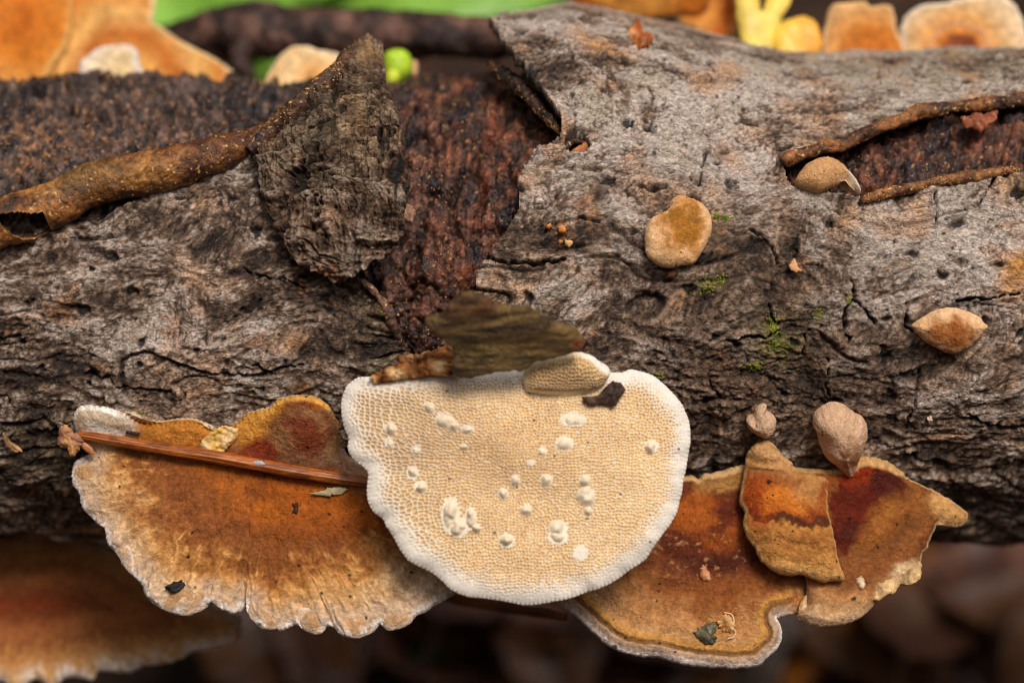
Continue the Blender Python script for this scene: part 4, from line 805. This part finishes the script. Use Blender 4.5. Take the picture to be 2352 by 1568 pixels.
on_left = lambda k: (lambda uu, vv: left_t(uu, vv) - 0.11 - k)
chip('bud_scale', 'translucent pale yellow bud scale leaning on the dry stem', 'bud scale', [(455, 1026), (466, 1008), (486, 990), (508, 976), (528, 980), (547, 984), (546, 1004), (530, 1024), (510, 1040), (490, 1045), (470, 1036)], 0, C(214, 178, 124), C(222, 176, 84), tfn=on_left(0.05), top=0.05, bot=0.05, relief=0.05, nb=120, nr=24, rim=10, mat=M_LEAF)
chip('seed_scale', 'thin greyish green pointed scale tucked under the dry stem', 'scale', [(708, 1133), (735, 1128), (760, 1118), (790, 1118), (800, 1124), (785, 1134), (755, 1139), (730, 1137)], 0, C(186, 168, 130), C(160, 150, 116), tfn=on_left(0.03), top=0.03, bot=0.02, relief=0.02, mat=M_LEAF)
chip('lichen_fleck', 'tiny silvery oval fleck stuck on the dry stem', 'fleck', [(582, 1060), (592, 1056), (606, 1060), (607, 1066), (595, 1070), (584, 1066)], 0, C(170, 164, 168), tfn=lambda uu, vv: fit(uu) + off - 0.085, top=0.015, bot=0.03, relief=0.0, rim=4)
chip('soil_crumb', 'black ragged soil crumb near the pale edge of the scalloped bracket', 'soil crumb', [(382, 1350), (396, 1334), (418, 1332), (425, 1340), (414, 1356), (394, 1363)], 0, C(34, 31, 30), tfn=on_left(0.03), top=0.06, bot=0.04, relief=0.08, nb=110, nr=20, rim=7)
chip('soil_crumb', 'small oblong dark crumb on the orange zone of the scalloped bracket', 'soil crumb', [(672, 1156), (684, 1152), (686, 1166), (682, 1180), (671, 1178)], 0, C(62, 36, 26), tfn=on_left(0.02), top=0.04, bot=0.03, relief=0.04)
chip('soil_crumb', 'thin dark splinter on the ochre flank above the dry stem', 'splinter', [(288, 989), (300, 990), (321, 993), (320, 998), (300, 996), (289, 994)], 0, C(56, 38, 26), tfn=on_left(0.01), top=0.02, bot=0.02, relief=0.01, rim=3)
on_low = lambda k: (lambda uu, vv: rlow_t(uu, vv) - 0.16 - k)
chip('leaf_scrap', 'ragged grey green leaf scrap on the white rimmed bracket', 'leaf scrap', [(1592, 1452), (1606, 1440), (1628, 1428), (1645, 1426), (1646, 1446), (1640, 1458), (1650, 1464), (1640, 1478), (1624, 1480), (1608, 1468)], 0, C(98, 90, 66), C(70, 68, 52), tfn=on_low(0.03), top=0.04, bot=0.03, relief=0.05, nb=120, nr=22, f=4, mat=M_LEAF)
t = thing('fibre_crumb', 'frayed cream crumb with a loose thread beside the grey leaf scrap', 'crumb', unproj(np.array(1668.), np.array(1435.), on_low(0.0)(np.array(1668.), np.array(1435.))))
polar('crumb', [(1650, 1422), (1666, 1410), (1682, 1420), (1688, 1440), (1680, 1452), (1662, 1448), (1648, 1436)], (1668, 1433), on_low(0.03), 0.07, 0.04, solidcol(C(226, 178, 118), 0.4, 6, C(206, 134, 66)), M_LITTER, t, nb=90, nr=20, rim=12, wob=6, wobf=0.2, relief=lambda I: 0.05 * fbm(I['P'] * 8, 2))
th_ = []
for a, b in [(1663, 1406), (1680, 1410), (1686, 1425), (1683, 1440), (1690, 1450), (1684, 1462), (1672, 1466)]:
    t_ = float(on_low(0.06)(np.array(float(a)), np.array(float(b)))); th_.append([*unproj(np.array(float(a)), np.array(float(b)), np.array(t_)), 0.009])
tube('thread', th_, M_PALE, solidcol(C(222, 190, 156), 0.1), t, n=60, m=8)
chip('resin_drop', 'glossy pinkish drop on the dark rust zone beside the pored fungus', 'droplet', [(1606, 1306), (1614, 1298), (1624, 1304), (1632, 1320), (1630, 1334), (1616, 1336), (1606, 1324)], 0, C(206, 132, 84), C(222, 170, 130), tfn=on_low(-0.02), top=0.10, bot=0.03, relief=0.02, rim=12)
chip('wart_growth', 'small white wart on the lower part of the maroon patched bracket', 'wart', [(1966, 1330), (1978, 1322), (1986, 1336), (1988, 1350), (1976, 1356), (1968, 1344)], 0, C(224, 192, 156), tfn=lambda uu, vv: rlong_t(uu, vv) - 0.14, top=0.08, bot=0.03, relief=0.02, rim=10)
# splinters and flakes stuck on the bark
chip('bark_flake', 'upright orange brown leaf fragment stuck on the bark crest', 'leaf fragment', [(1438, 84), (1450, 72), (1462, 52), (1472, 60), (1480, 84), (1500, 92), (1492, 108), (1470, 112), (1456, 104)], 0.40, C(168, 92, 40), C(206, 130, 70), mat=M_LEAF, top=0.08, relief=0.08, nb=100, nr=20, tfn=lambda uu, vv: logt(uu, vv, 4.05) - 0.25)
chip('bark_flake', 'curled orange shred standing in the small bark hole', 'bark shred', [(1312, 352), (1326, 340), (1340, 336), (1344, 318), (1352, 322), (1350, 342), (1346, 360), (1320, 364)], 0.02, C(140, 78, 36), C(190, 124, 72), mat=M_LEAF, top=0.06, bot=0.12, relief=0.05, nb=100, nr=20)
chip('bark_flake', 'reddish bark scrap hanging under the upper slot roll', 'bark scrap', [(2206, 272), (2232, 262), (2270, 264), (2292, 260), (2288, 280), (2268, 290), (2252, 304), (2236, 292), (2216, 288)], 0.02, C(150, 84, 54), C(120, 62, 40), mat=M_LEAF, top=0.05, relief=0.06, nb=100, nr=20)
chip('bark_flake', 'pale split splinter on dark cracked bark beside the freckled knob fungus', 'splinter', [(1812, 612), (1822, 592), (1828, 600), (1834, 616), (1846, 622), (1832, 626), (1820, 624)], 0.06, C(206, 150, 104), top=0.03, bot=0.08, relief=0.02)
chip('bark_flake', 'whitish grain on the grey bark right of the large beige knob fungus', 'grain', [(2130, 962), (2140, 956), (2142, 964), (2134, 970)], 0.06, C(228, 200, 176), top=0.03, bot=0.08, relief=0.01, rim=4)
chip('bark_flake', 'orange crumb just under the freckled knob fungus', 'crumb', [(1530, 622), (1545, 616), (1556, 626), (1548, 640), (1532, 638)], 0.02, C(120, 62, 28), C(84, 48, 26), top=0.04, bot=0.1, relief=0.03)
for a, b, r in [(1262, 520, 6), (1290, 526, 9), (1306, 558, 8), (1288, 556, 5)]:
    chip('resin_drop', 'tiny amber drop among the four dotting grey bark beside bare wood', 'droplet', [(a + r * cos(q) * 1.2, b + r * sin(q)) for q in np.linspace(0, 2 * pi, 7, endpoint=False)], 0.04, C(206, 130, 62), C(230, 176, 116), top=0.05, bot=0.08, relief=0.01, rim=r, group='amber drops on the bark', nb=40, nr=10)
chip('bark_flake', 'pale hair thin coil on dark bark left of the straw stem end', 'fibre', [(8, 992), (14, 1000), (20, 1016), (34, 1030), (52, 1036), (34, 1038), (16, 1026), (6, 1006)], 0.05, C(176, 136, 92), top=0.02, bot=0.05, relief=0.01, rim=3)
chip('bark_flake', 'glassy brown scale wedged between the bark flap and the bare wood', 'scale', [(922, 480), (936, 468), (952, 476), (956, 496), (944, 514), (926, 508)], -0.15, C(150, 110, 88), C(196, 160, 136), mat=M_LEAF, top=0.06, bot=0.1, relief=0.04)

# ------------------------------------------------------------------ behind the crest: blurred fungi and plants
def back_cap(label, O, cc, t0, tilt, colfn, top=0.10, bot=0.12, rim=20, name='bracket_fungus', cat='fungus', group='blurred fungi behind the log crest', mat=None, two=True, rel=0.04):
    O = np.array(O, float)
    fn = lambda uu, vv: t0 + tilt[0] * (uu - cc[0]) * 0.0064 + tilt[1] * (vv - cc[1]) * 0.0064
    b = O[O[:, 1].argmax()]
    t = thing(name, label, cat, unproj(b[0], b[1], fn(b[0], b[1])), group)
    polar('cap', O, cc, fn, top, bot, colfn, mat or M_BACK, t, nb=220, nr=44, rim=rim, wob=3, relief=lambda I: rel * fbm(I['P'] * 1.5, 3), under=two)
    return t
def zoned(stops, cu, cv, R, yk=1.0, seed=0, edge=None, ew=16):
    def f(I):
        lo, mi, fi, fj, rad = patt(I, 0.9, seed)
        x = np.hypot(I['u'] - cu, (I['v'] - cv) * yk) / R + 0.10 * lo + 0.08 * mi
        col = ramp(x, stops)
        if edge is not None: col = mix(col, edge, ss(ew, ew * 0.3, I['d'] + 4 * mi))
        col = mix(col, C(150, 84, 36), ss(0.1, 0.8, mi + 0.6 * lo) * 0.45)
        return col * (0.92 + 0.22 * mi + 0.12 * lo)[:, None]
    return f
OR, TN, CR, BR = C(212, 124, 36), C(226, 168, 100), C(240, 214, 176), C(150, 70, 24)
back_cap('large blurred orange bracket at the left end of the log crest', [(-120, -80), (130, -80), (168, 20), (158, 100), (120, 165), (70, 215), (-120, 230)], (30, 70), 34.9, (0, -0.5), zoned([(0, C(196, 100, 26)), (0.5, OR), (1, C(216, 150, 76)), (1.6, C(200, 120, 50))], 60, 60, 160, 1, 1, C(224, 170, 96)))
back_cap('tall blurred tan bracket spreading right behind bare wood', [(150, -80), (348, -80), (356, 10), (352, 48), (390, 78), (432, 106), (472, 126), (512, 148), (548, 184), (500, 225), (330, 235), (200, 235), (120, 200), (105, 160), (140, 90)], (280, 110), 35.0, (0, -0.6), zoned([(0, C(206, 122, 40)), (0.35, C(226, 164, 84)), (0.7, C(190, 104, 34)), (1.0, C(228, 172, 98)), (1.4, C(206, 128, 48)), (2, CR)], 300, 190, 150, 1, 2, C(236, 204, 152), 14))
back_cap('small cream lobed bracket in front of the tall tan one', [(180, 152), (198, 132), (232, 110), (288, 104), (316, 120), (326, 160), (352, 200), (300, 232), (220, 232), (192, 190)], (260, 165), 34.2, (0, -0.4), zoned([(0, C(240, 206, 150)), (1, CR), (2, C(244, 226, 200))], 280, 160, 60, 1, 3, C(236, 222, 210), 18))
back_cap('pale blurred bracket peeping behind the bark flap', [(606, 195), (628, 152), (658, 116), (690, 107), (742, 117), (780, 126), (775, 165), (740, 225), (620, 235)], (690, 165), 34.6, (0, -0.3), zoned([(0, C(230, 160, 80)), (0.8, C(244, 206, 150)), (1.4, C(236, 180, 110))], 720, 180, 70, 1, 4, C(244, 216, 176), 14))
back_cap('blurred orange bracket roofing the bark hump at the crest', [(1306, -90), (1314, 6), (1380, 21), (1430, 40), (1500, 43), (1560, 31), (1612, 34), (1640, -20), (1640, -90)], (1470, -25), 34.6, (0, 0.5), zoned([(0, C(216, 130, 44)), (0.6, C(236, 164, 76)), (1.2, C(206, 116, 36))], 1450, -60, 120, 1, 5, C(238, 180, 104), 10))
back_cap('blurred rust striped bracket beside the yellow forked leaf', [(1560, -90), (1650, -90), (1694, 10), (1694, 80), (1650, 95), (1596, 70), (1552, 40)], (1630, 10), 34.9, (0, -0.2), zoned([(0, C(190, 90, 24)), (0.6, C(232, 156, 70)), (1.2, C(196, 92, 26)), (1.6, C(238, 172, 96))], 1580, 20, 80, 1, 6, C(240, 190, 120), 10))
back_cap('blurred orange crown shaped bracket between yellow leaf and pale fan', [(1884, 110), (1898, 44), (1912, 14), (1950, 8), (1984, 4), (2000, 16), (2042, 15), (2056, 40), (2062, 80), (2086, 120), (2100, 170), (1990, 175), (1900, 160)], (1985, 90), 34.3, (0, -0.35), zoned([(0, C(196, 104, 30)), (0.5, C(210, 124, 44)), (0.75, C(216, 148, 78)), (1.2, C(226, 176, 118))], 2000, 130, 110, 1, 7, C(238, 190, 134), 14))
back_cap('pale peach fan shaped bracket with brown centre on the log crest', [(2066, 70), (2084, 32), (2120, 12), (2172, 7), (2204, -2), (2262, -6), (2316, 2), (2348, 40), (2360, 90), (2400, 175), (2200, 185), (2076, 170), (2068, 110)], (2210, 90), 34.25, (0, -0.30), zoned([(0, C(110, 52, 30)), (0.28, C(140, 70, 36)), (0.38, C(220, 134, 50)), (0.5, C(206, 150, 104)), (0.62, C(228, 162, 92)), (0.8, C(224, 176, 120)), (1.1, C(238, 204, 162))], 2200, 125, 130, 1, 8, C(246, 226, 200), 14))
back_cap('smooth yellow two forked leaf stalk standing behind the crest', [(1684, -90), (1734, -90), (1740, 8), (1752, 25), (1765, 4), (1782, -90), (1826, -90), (1816, 2), (1796, 42), (1784, 90), (1760, 140), (1715, 140), (1694, 66), (1690, 20)], (1748, 60), 34.2, (0, -0.25), solidcol(C(236, 206, 96), 0.08, 2), name='yellow_leaf', cat='leaf', group=None, mat=M_LEAF, two=False, rim=26)
back_cap('rounded yellow fold of leaf against the log crest', [(1776, 80), (1798, 52), (1840, 38), (1872, 50), (1884, 76), (1884, 120), (1830, 140), (1780, 130)], (1830, 88), 34.1, (0, -0.25), solidcol(C(238, 194, 70), 0.1, 2, C(226, 150, 50)), name='yellow_leaf', cat='leaf', group=None, mat=M_LEAF, two=False, rim=30)
g = thing('green_sprout', 'bright green curled sprout between bark flap and bare wood', 'sprout', unproj(np.array(915.), np.array(190.), np.array(34.2)))
polar('coil', [(880, 150), (884, 124), (905, 113), (930, 116), (945, 136), (946, 164), (930, 186), (900, 200), (884, 180)], (914, 155), lambda uu, vv: 0 * uu + 34.1, 0.22, 0.22, solidcol(C(150, 186, 36), 0.2, 3, C(176, 206, 50)), M_LEAF, g, nb=100, nr=24, rim=34)
polar('coil', [(885, 172), (898, 158), (916, 164), (920, 182), (908, 198), (890, 200)], (903, 181), lambda uu, vv: 0 * uu + 33.85, 0.12, 0.14, solidcol(C(196, 206, 60), 0.1, 3), M_LEAF, g, nb=80, nr=20, rim=18)
polar('husk', [(944, 148), (952, 138), (960, 146), (959, 170), (950, 178), (944, 170)], (952, 158), lambda uu, vv: 0 * uu + 34.2, 0.06, 0.08, solidcol(C(206, 160, 116), 0.1, 3), M_LEAF, g, nb=60, nr=14, rim=9)
# dark dead branch behind
def bpath(rows):
    return [[*unproj(np.array(float(a)), np.array(float(b)), np.array(float(t))), r * t / FPX] for a, b, r, t in rows]
br = thing('dead_branch', 'dark brown blurred dead branch lying behind the bare wood', 'branch', bpath([(700, 80, 60, 36.4)])[0][:3])
tube('branch_wood', bpath([(60, 260, 40, 38.0), (300, 150, 55, 37.4), (440, 96, 58, 36.9), (560, 74, 66, 36.5), (700, 76, 60, 36.3), (860, 80, 58, 36.2), (1000, 84, 52, 36.0), (1120, 86, 48, 35.8), (1260, 90, 44, 35.6), (1420, 120, 40, 35.8)]), M_CORE,
     lambda I: mix(np.broadcast_to(C(46, 30, 26), I['P'].shape), np.broadcast_to(C(112, 78, 64), I['P'].shape), ss(-0.3, 0.7, fbm(I['P'] * 2.5, 3) + 0.3 * noise(I['P'] * 9))), br, n=200, m=48, relief=lambda I: 0.06 * fbm(I['P'] * 2, 3) + 0.03 * noise(I['P'] * 8))
tube('side_knot', bpath([(560, 100, 30, 36.2), (552, 130, 26, 36.0), (560, 158, 22, 35.8), (575, 176, 10, 35.6)]), M_CORE, solidcol(C(60, 40, 34), 0.4, 4), br, n=40, m=24, relief=lambda I: 0.04 * fbm(I['P'] * 4, 2))

# ------------------------------------------------------------------ ground, litter, leaves
gx = np.concatenate([np.linspace(-600, -60, 24, endpoint=False), np.linspace(-60, 60, 160, endpoint=False), np.linspace(60, 600, 24)])
gy = np.concatenate([np.linspace(-600, -50, 24, endpoint=False), np.linspace(-50, 70, 160, endpoint=False), np.linspace(70, 600, 24)])
GX, GY = [a.ravel() for a in np.meshgrid(gx, gy)]
def ground_z(x, y):
    x = np.asarray(x, float); y = np.asarray(y, float)
    p = n3(x * 0.08, y * 0.08, 0 * x)
    banks = 12.0 * ss(13, 24, np.abs(x)) * np.exp(-(y / 22.0) ** 2)
    r = np.hypot(x, np.where(y < 0, 1.7 * y, y))
    sky_block = 300.0 * ss(55, 420, r) + 0.06 * np.maximum(r - 420, 0)      # unseen slopes added to block the low sky and darken the log's underside
    return -15.0 + banks + sky_block + 0.9 * fbm(p, 3) + 8 * ss(60, 200, r) * fbm(p * 0.25 + 3, 3)
GZ = ground_z(GX, GY)
gn = fbm(n3(GX * 0.5, GY * 0.5, 0 * GX), 3)
gcol = mix(np.broadcast_to(C(34, 24, 18), (len(GX), 3)), np.broadcast_to(C(70, 48, 36), (len(GX), 3)), ss(-0.6, 0.8, gn))
o = mesh_obj('ground', np.stack([GX, GY, GZ], 1), qgrid(len(gy), len(gx)), M_SOIL, None, {'pig': gcol, 'wet': np.zeros(len(GX))}); o['kind'] = 'structure'
def leaf(name, label, cat, loc, yaw, size, c, c2, group=None, pitch=0.0, roll=0.0, aspect=0.6, seed=0):
    nl, nw = 26, 11
    l = np.linspace(0, 1, nl); wv = aspect * 0.5 * np.sin(np.pi * l ** 0.8) ** 0.8 * (1 + 0.06 * np.sin(l * 40 + seed)); wv[[0, -1]] = 0.01
    k = np.linspace(-1, 1, nw); Lx = np.repeat(l - 0.5, nw); Ly = (wv[:, None] * k[None]).ravel()
    Lz = 0.10 * np.abs(np.tile(k, nl)) * 0.8 + 0.12 * np.sin(Lx * 4 + seed) + 0.05 * noise(n3(Lx * 4, Ly * 4, 0 * Lx + seed)) - 0.012 * np.cos(Lx * 60) * 0.3
    P = np.stack([Lx, Ly, Lz], 1) * size
    R = np.array(mathutils.Euler((roll, pitch, yaw)).to_matrix()); P = P @ R.T
    P = P - [0, 0, P[:, 2].min()] + np.asarray(loc); P2 = P + [0, 0, 0.04]
    n = len(P); Qg = qgrid(nl, nw); E = np.concatenate([np.arange(nw - 1)[:, None] + [0, 1], (np.arange(nl - 1)[:, None] * nw) + [0, nw]])
    per = np.concatenate([np.arange(nw), np.arange(1, nl) * nw + nw - 1, (nl - 1) * nw + np.arange(nw - 2, -1, -1), np.arange(nl - 2, 0, -1) * nw])
    nx = np.roll(per, -1); SKR = np.stack([per, nx, nx + n, per + n], 1)
    col = mix(np.broadcast_to(c, (n, 3)), np.broadcast_to(c2, (n, 3)), ss(-0.5, 0.6, fbm(n3(Lx * 6, Ly * 6, 0 * Lx + seed), 3)))
    col = mix(col, c * 0.6, ss(0.12, 0.02, np.abs(np.tile(k, nl))) * 0.6)
    e = thing(name, label, cat, loc, group)
    mesh_obj('blade', np.concatenate([P, P2]), np.concatenate([Qg[:, ::-1], Qg + n, SKR]), M_LEAF, e, {'pig': np.concatenate([col, col]), 'wet': np.full(2 * n, 0.2)})
    stem = [[*(np.array([(-0.5 - q * 0.28) * size, 0, (0.12 * sin(-2.0 + seed) + 0.02) * size]) @ R.T), 0.05] for q in (-0.1, 0.3, 0.7, 1.0)]
    dz = np.asarray(loc) - [0, 0, (np.stack([Lx, Ly, Lz], 1) * size @ R.T)[:, 2].min()]
    tube('petiole', [[a + dz[0], b + dz[1], c_ + dz[2], r] for a, b, c_, r in stem], M_LEAF, solidcol(c * 0.7, 0.1), e, n=10, m=6)
    return e
def gpt(uu, vv):
    d = rayd(np.array(float(uu)), np.array(float(vv))); t = 45.0
    for _ in range(25):
        p = CAM + d * t; t += (p[2] - float(ground_z(np.array([p[0]]), np.array([p[1]]))[0])) * 0.6
    p = CAM + d * t; p[2] = float(ground_z(np.array([p[0]]), np.array([p[1]]))[0]); return p
LV = [(1800, 1500, 'fallen_leaf', 'amber fallen leaf on the ground below the white rimmed bracket', C(206, 120, 30), C(160, 84, 24), 4.2, None),
      (2295, 1300, 'green_leaf', 'dark green leaf on the ground below the right end of the log', C(44, 92, 26), C(30, 64, 20), 4.0, None),
      (930, 1500, 'green_leaf', 'dull green leaf on the ground below the scalloped bracket', C(70, 96, 30), C(48, 70, 26), 3.2, None),
      (1660, 1545, 'fallen_leaf', 'grey brown fallen leaf on the ground under the brackets', C(120, 104, 92), C(90, 74, 62), 4.5, None)]
for k, (a, b, nm, lb, c1, c2_, sz, gr) in enumerate(LV):
    leaf(nm, lb, 'leaf', gpt(a, b), 0.6 + 1.3 * k, sz, c1, c2_, None, seed=k)
PAL = [(C(92, 56, 40), C(66, 40, 30)), (C(112, 70, 42), C(80, 48, 30)), (C(74, 48, 42), C(54, 36, 32)), (C(100, 62, 34), C(72, 46, 28))]
for k in range(30):
    a = [620, 760, 1080, 1180, 1290, 1400, 1480, 1850, 1960, 2050, 2140, 2230, 2330, 1000, 1560][k % 15] + random.uniform(-40, 40); b = (1440 if k < 15 else 1545) + random.uniform(-35, 30)
    c1, c2_ = [1.35 * q for q in PAL[k % 4]]
    leaf('fallen_leaf', 'dull brown fallen leaf in the dark litter under the log', 'leaf', gpt(a, b) + [0, 0, 0.05 * (k % 5)], random.uniform(0, 6.28), random.uniform(3.0, 5.0), c1, c2_, 'brown leaves littering the ground', pitch=random.uniform(-0.3, 0.3), roll=random.uniform(-0.3, 0.3), seed=k * 1.7)
for k, (a, b, t, sz, yw) in enumerate([(560, -40, 46, 9, 0.2), (900, -30, 47, 11, -0.15), (1190, -60, 49, 8, 0.4)]):
    P = unproj(np.array(float(a)), np.array(float(b)), np.array(float(t)))
    leaf('green_leaf', ['broad bright green leaf behind the dead branch beside the tan bracket', 'broad bright green leaf behind the middle of the dead branch', 'bright green leaf behind the humped bark crest'][k], 'leaf', P, yw, sz, C(112, 158, 52), C(140, 184, 70), None, roll=0.5, aspect=0.7, seed=k)
    ex = [P[0] - 0.55 * sz * cos(yw), P[1] - 0.55 * sz * sin(yw)]; gz = float(ground_z(np.array([ex[0] - 1.5]), np.array([ex[1] + 2.0]))[0])
    pet = COL.objects[-1]; top_ = np.array([v_.co for v_ in pet.data.vertices]).mean(0) / S
    tube('stalk', [[*top_, 0.10], [top_[0] - 0.5, top_[1] + 0.6, top_[2] - 1.0, 0.11], [top_[0] - 1.0, top_[1] + 1.4, 0.5 * (top_[2] + gz), 0.13], [top_[0] - 1.2, top_[1] + 1.8, gz - 0.5, 0.15]], M_LEAF, solidcol(C(104, 140, 60), 0.1), pet.parent, n=30, m=10)
# bare twig under the upturned fungus
tw = thing('fallen_twig', 'blurred brown twig end poking out below the upturned cream fungus', 'twig', bpath([(820, 1235, 12, 33.6)])[0][:3])
tube('twig_wood', bpath([(800, 1215, 11, 33.7), (860, 1270, 12, 33.5), (930, 1335, 12, 33.3), (1040, 1372, 13, 32.9), (1150, 1392, 13, 32.6), (1240, 1406, 12, 32.4), (1300, 1417, 8, 32.2)]), M_STEM, solidcol(C(110, 62, 28), 0.4, 3, C(150, 96, 40)), tw, n=60, m=16, relief=lambda I: 0.01 * noise(I['P'] * 4))

# ------------------------------------------------------------------ moss on the bark
bm_v, bm_q, bm_c = [], [], []
ico = np.array([(1, 0, 0), (-1, 0, 0), (0, 1, 0), (0, -1, 0), (0, 0, 1), (0, 0, -1)], float); icot = np.array([(0, 2, 4), (2, 1, 4), (1, 3, 4), (3, 0, 4), (2, 0, 5), (1, 2, 5), (3, 1, 5), (0, 3, 5)])
SP = [(1625, 655, 26, 14, 90), (1655, 640, 12, 8, 40), (1775, 745, 16, 22, 110), (1790, 790, 26, 18, 130), (1880, 720, 14, 10, 40), (1733, 842, 14, 7, 80), (1514, 862, 8, 6, 50), (1645, 496, 6, 6, 30), (1668, 500, 9, 5, 40), (900, 520, 16, 60, 60), (310, 950, 14, 6, 40), (1950, 690, 10, 12, 30)]
bu, bv_, _ = proj(BV[front])
BF = BV[front]
for cu, cv, ru, rv, n in SP:
    m = np.where((np.abs(bu - cu) < 4 * ru) & (np.abs(bv_ - cv) < 4 * rv))[0]
    if len(m) == 0: continue
    d = ((bu[m] - cu) / ru) ** 2 + ((bv_[m] - cv) / rv) ** 2; p = np.exp(-d); p = p * (EXP[front][m] > 6)
    if p.sum() <= 0: continue
    for k in RNG.choice(len(m), n, p=p / p.sum()):
        c = BF[m[k]]; r = RNG.uniform(0.008, 0.02); b0 = len(bm_v) * 6
        bm_v.append(c + ico * r * RNG.uniform(0.7, 1.3, (6, 3))); bm_q.append(icot + b0); bm_c.append(np.repeat((C(150, 150, 40) if RNG.random() < 0.6 else C(110, 140, 30))[None] * RNG.uniform(0.6, 1.2), 6, 0))
o = mesh_obj('moss', np.concatenate(bm_v), np.zeros((0, 4)), M_LITTER, None, {'pig': np.concatenate(bm_c), 'wet': np.zeros(len(bm_v) * 6)}, np.concatenate(bm_q)); o['kind'] = 'stuff'
tag(o, 'scattered yellow green moss grains in the bark cracks', 'moss')

# ------------------------------------------------------------------ wood dust and frass on the bared wood and the bark rolls
du_v, du_t, du_c = [], [], []
vu, vv2, vz = proj(V2[:-2]); inex = (np.minimum(sdf(EXPO1, vu, vv2), sdf(EXPO2, vu, vv2)) < 0) & (P2 < radians(126)) & (P2 > 0) & (vu > -60) & (vu < 2420)
cand = V2[:-2][inex]; pn = noise(cand * 2.2 + 6); pr = np.exp(2.5 * pn); pick = [(q, 0) for q in cand[RNG.choice(len(cand), 2600, p=pr / pr.sum())]]
for o_ in [x for x in log.children if x.name.startswith('bark_roll')]:
    co = np.empty(len(o_.data.vertices) * 3, np.float32); o_.data.vertices.foreach_get('co', co); co = co.reshape(-1, 3) / S
    no = np.empty(len(o_.data.vertices) * 3, np.float32); o_.data.vertices.foreach_get('normal', no); no = no.reshape(-1, 3)
    ok = (no @ -FWD > 0.1); cc_ = co[ok]; pr = np.exp(4.0 * noise(cc_ * 1.8 + 2)); 
    pick += [(q, 0) for q in cc_[RNG.choice(len(cc_), 240, p=pr / pr.sum())]]
for k, (c, _) in enumerate(pick):
    r = RNG.uniform(0.006, 0.017) * (1.5 if RNG.random() < 0.06 else 1)
    du_v.append(c + ico * r * RNG.uniform(0.6, 1.4, (6, 3))); du_t.append(icot + 6 * k); du_c.append(np.repeat((C(206, 156, 96) if RNG.random() < 0.6 else C(150, 96, 56))[None] * RNG.uniform(0.5, 1.15), 6, 0))
o = mesh_obj('wood_dust', np.concatenate(du_v), np.zeros((0, 4)), M_LITTER, None, {'pig': np.concatenate(du_c), 'wet': np.zeros(len(du_v) * 6)}, np.concatenate(du_t)); o['kind'] = 'stuff'
tag(o, 'golden grains of wood dust sprinkled over bared wood and curled bark', 'wood dust')
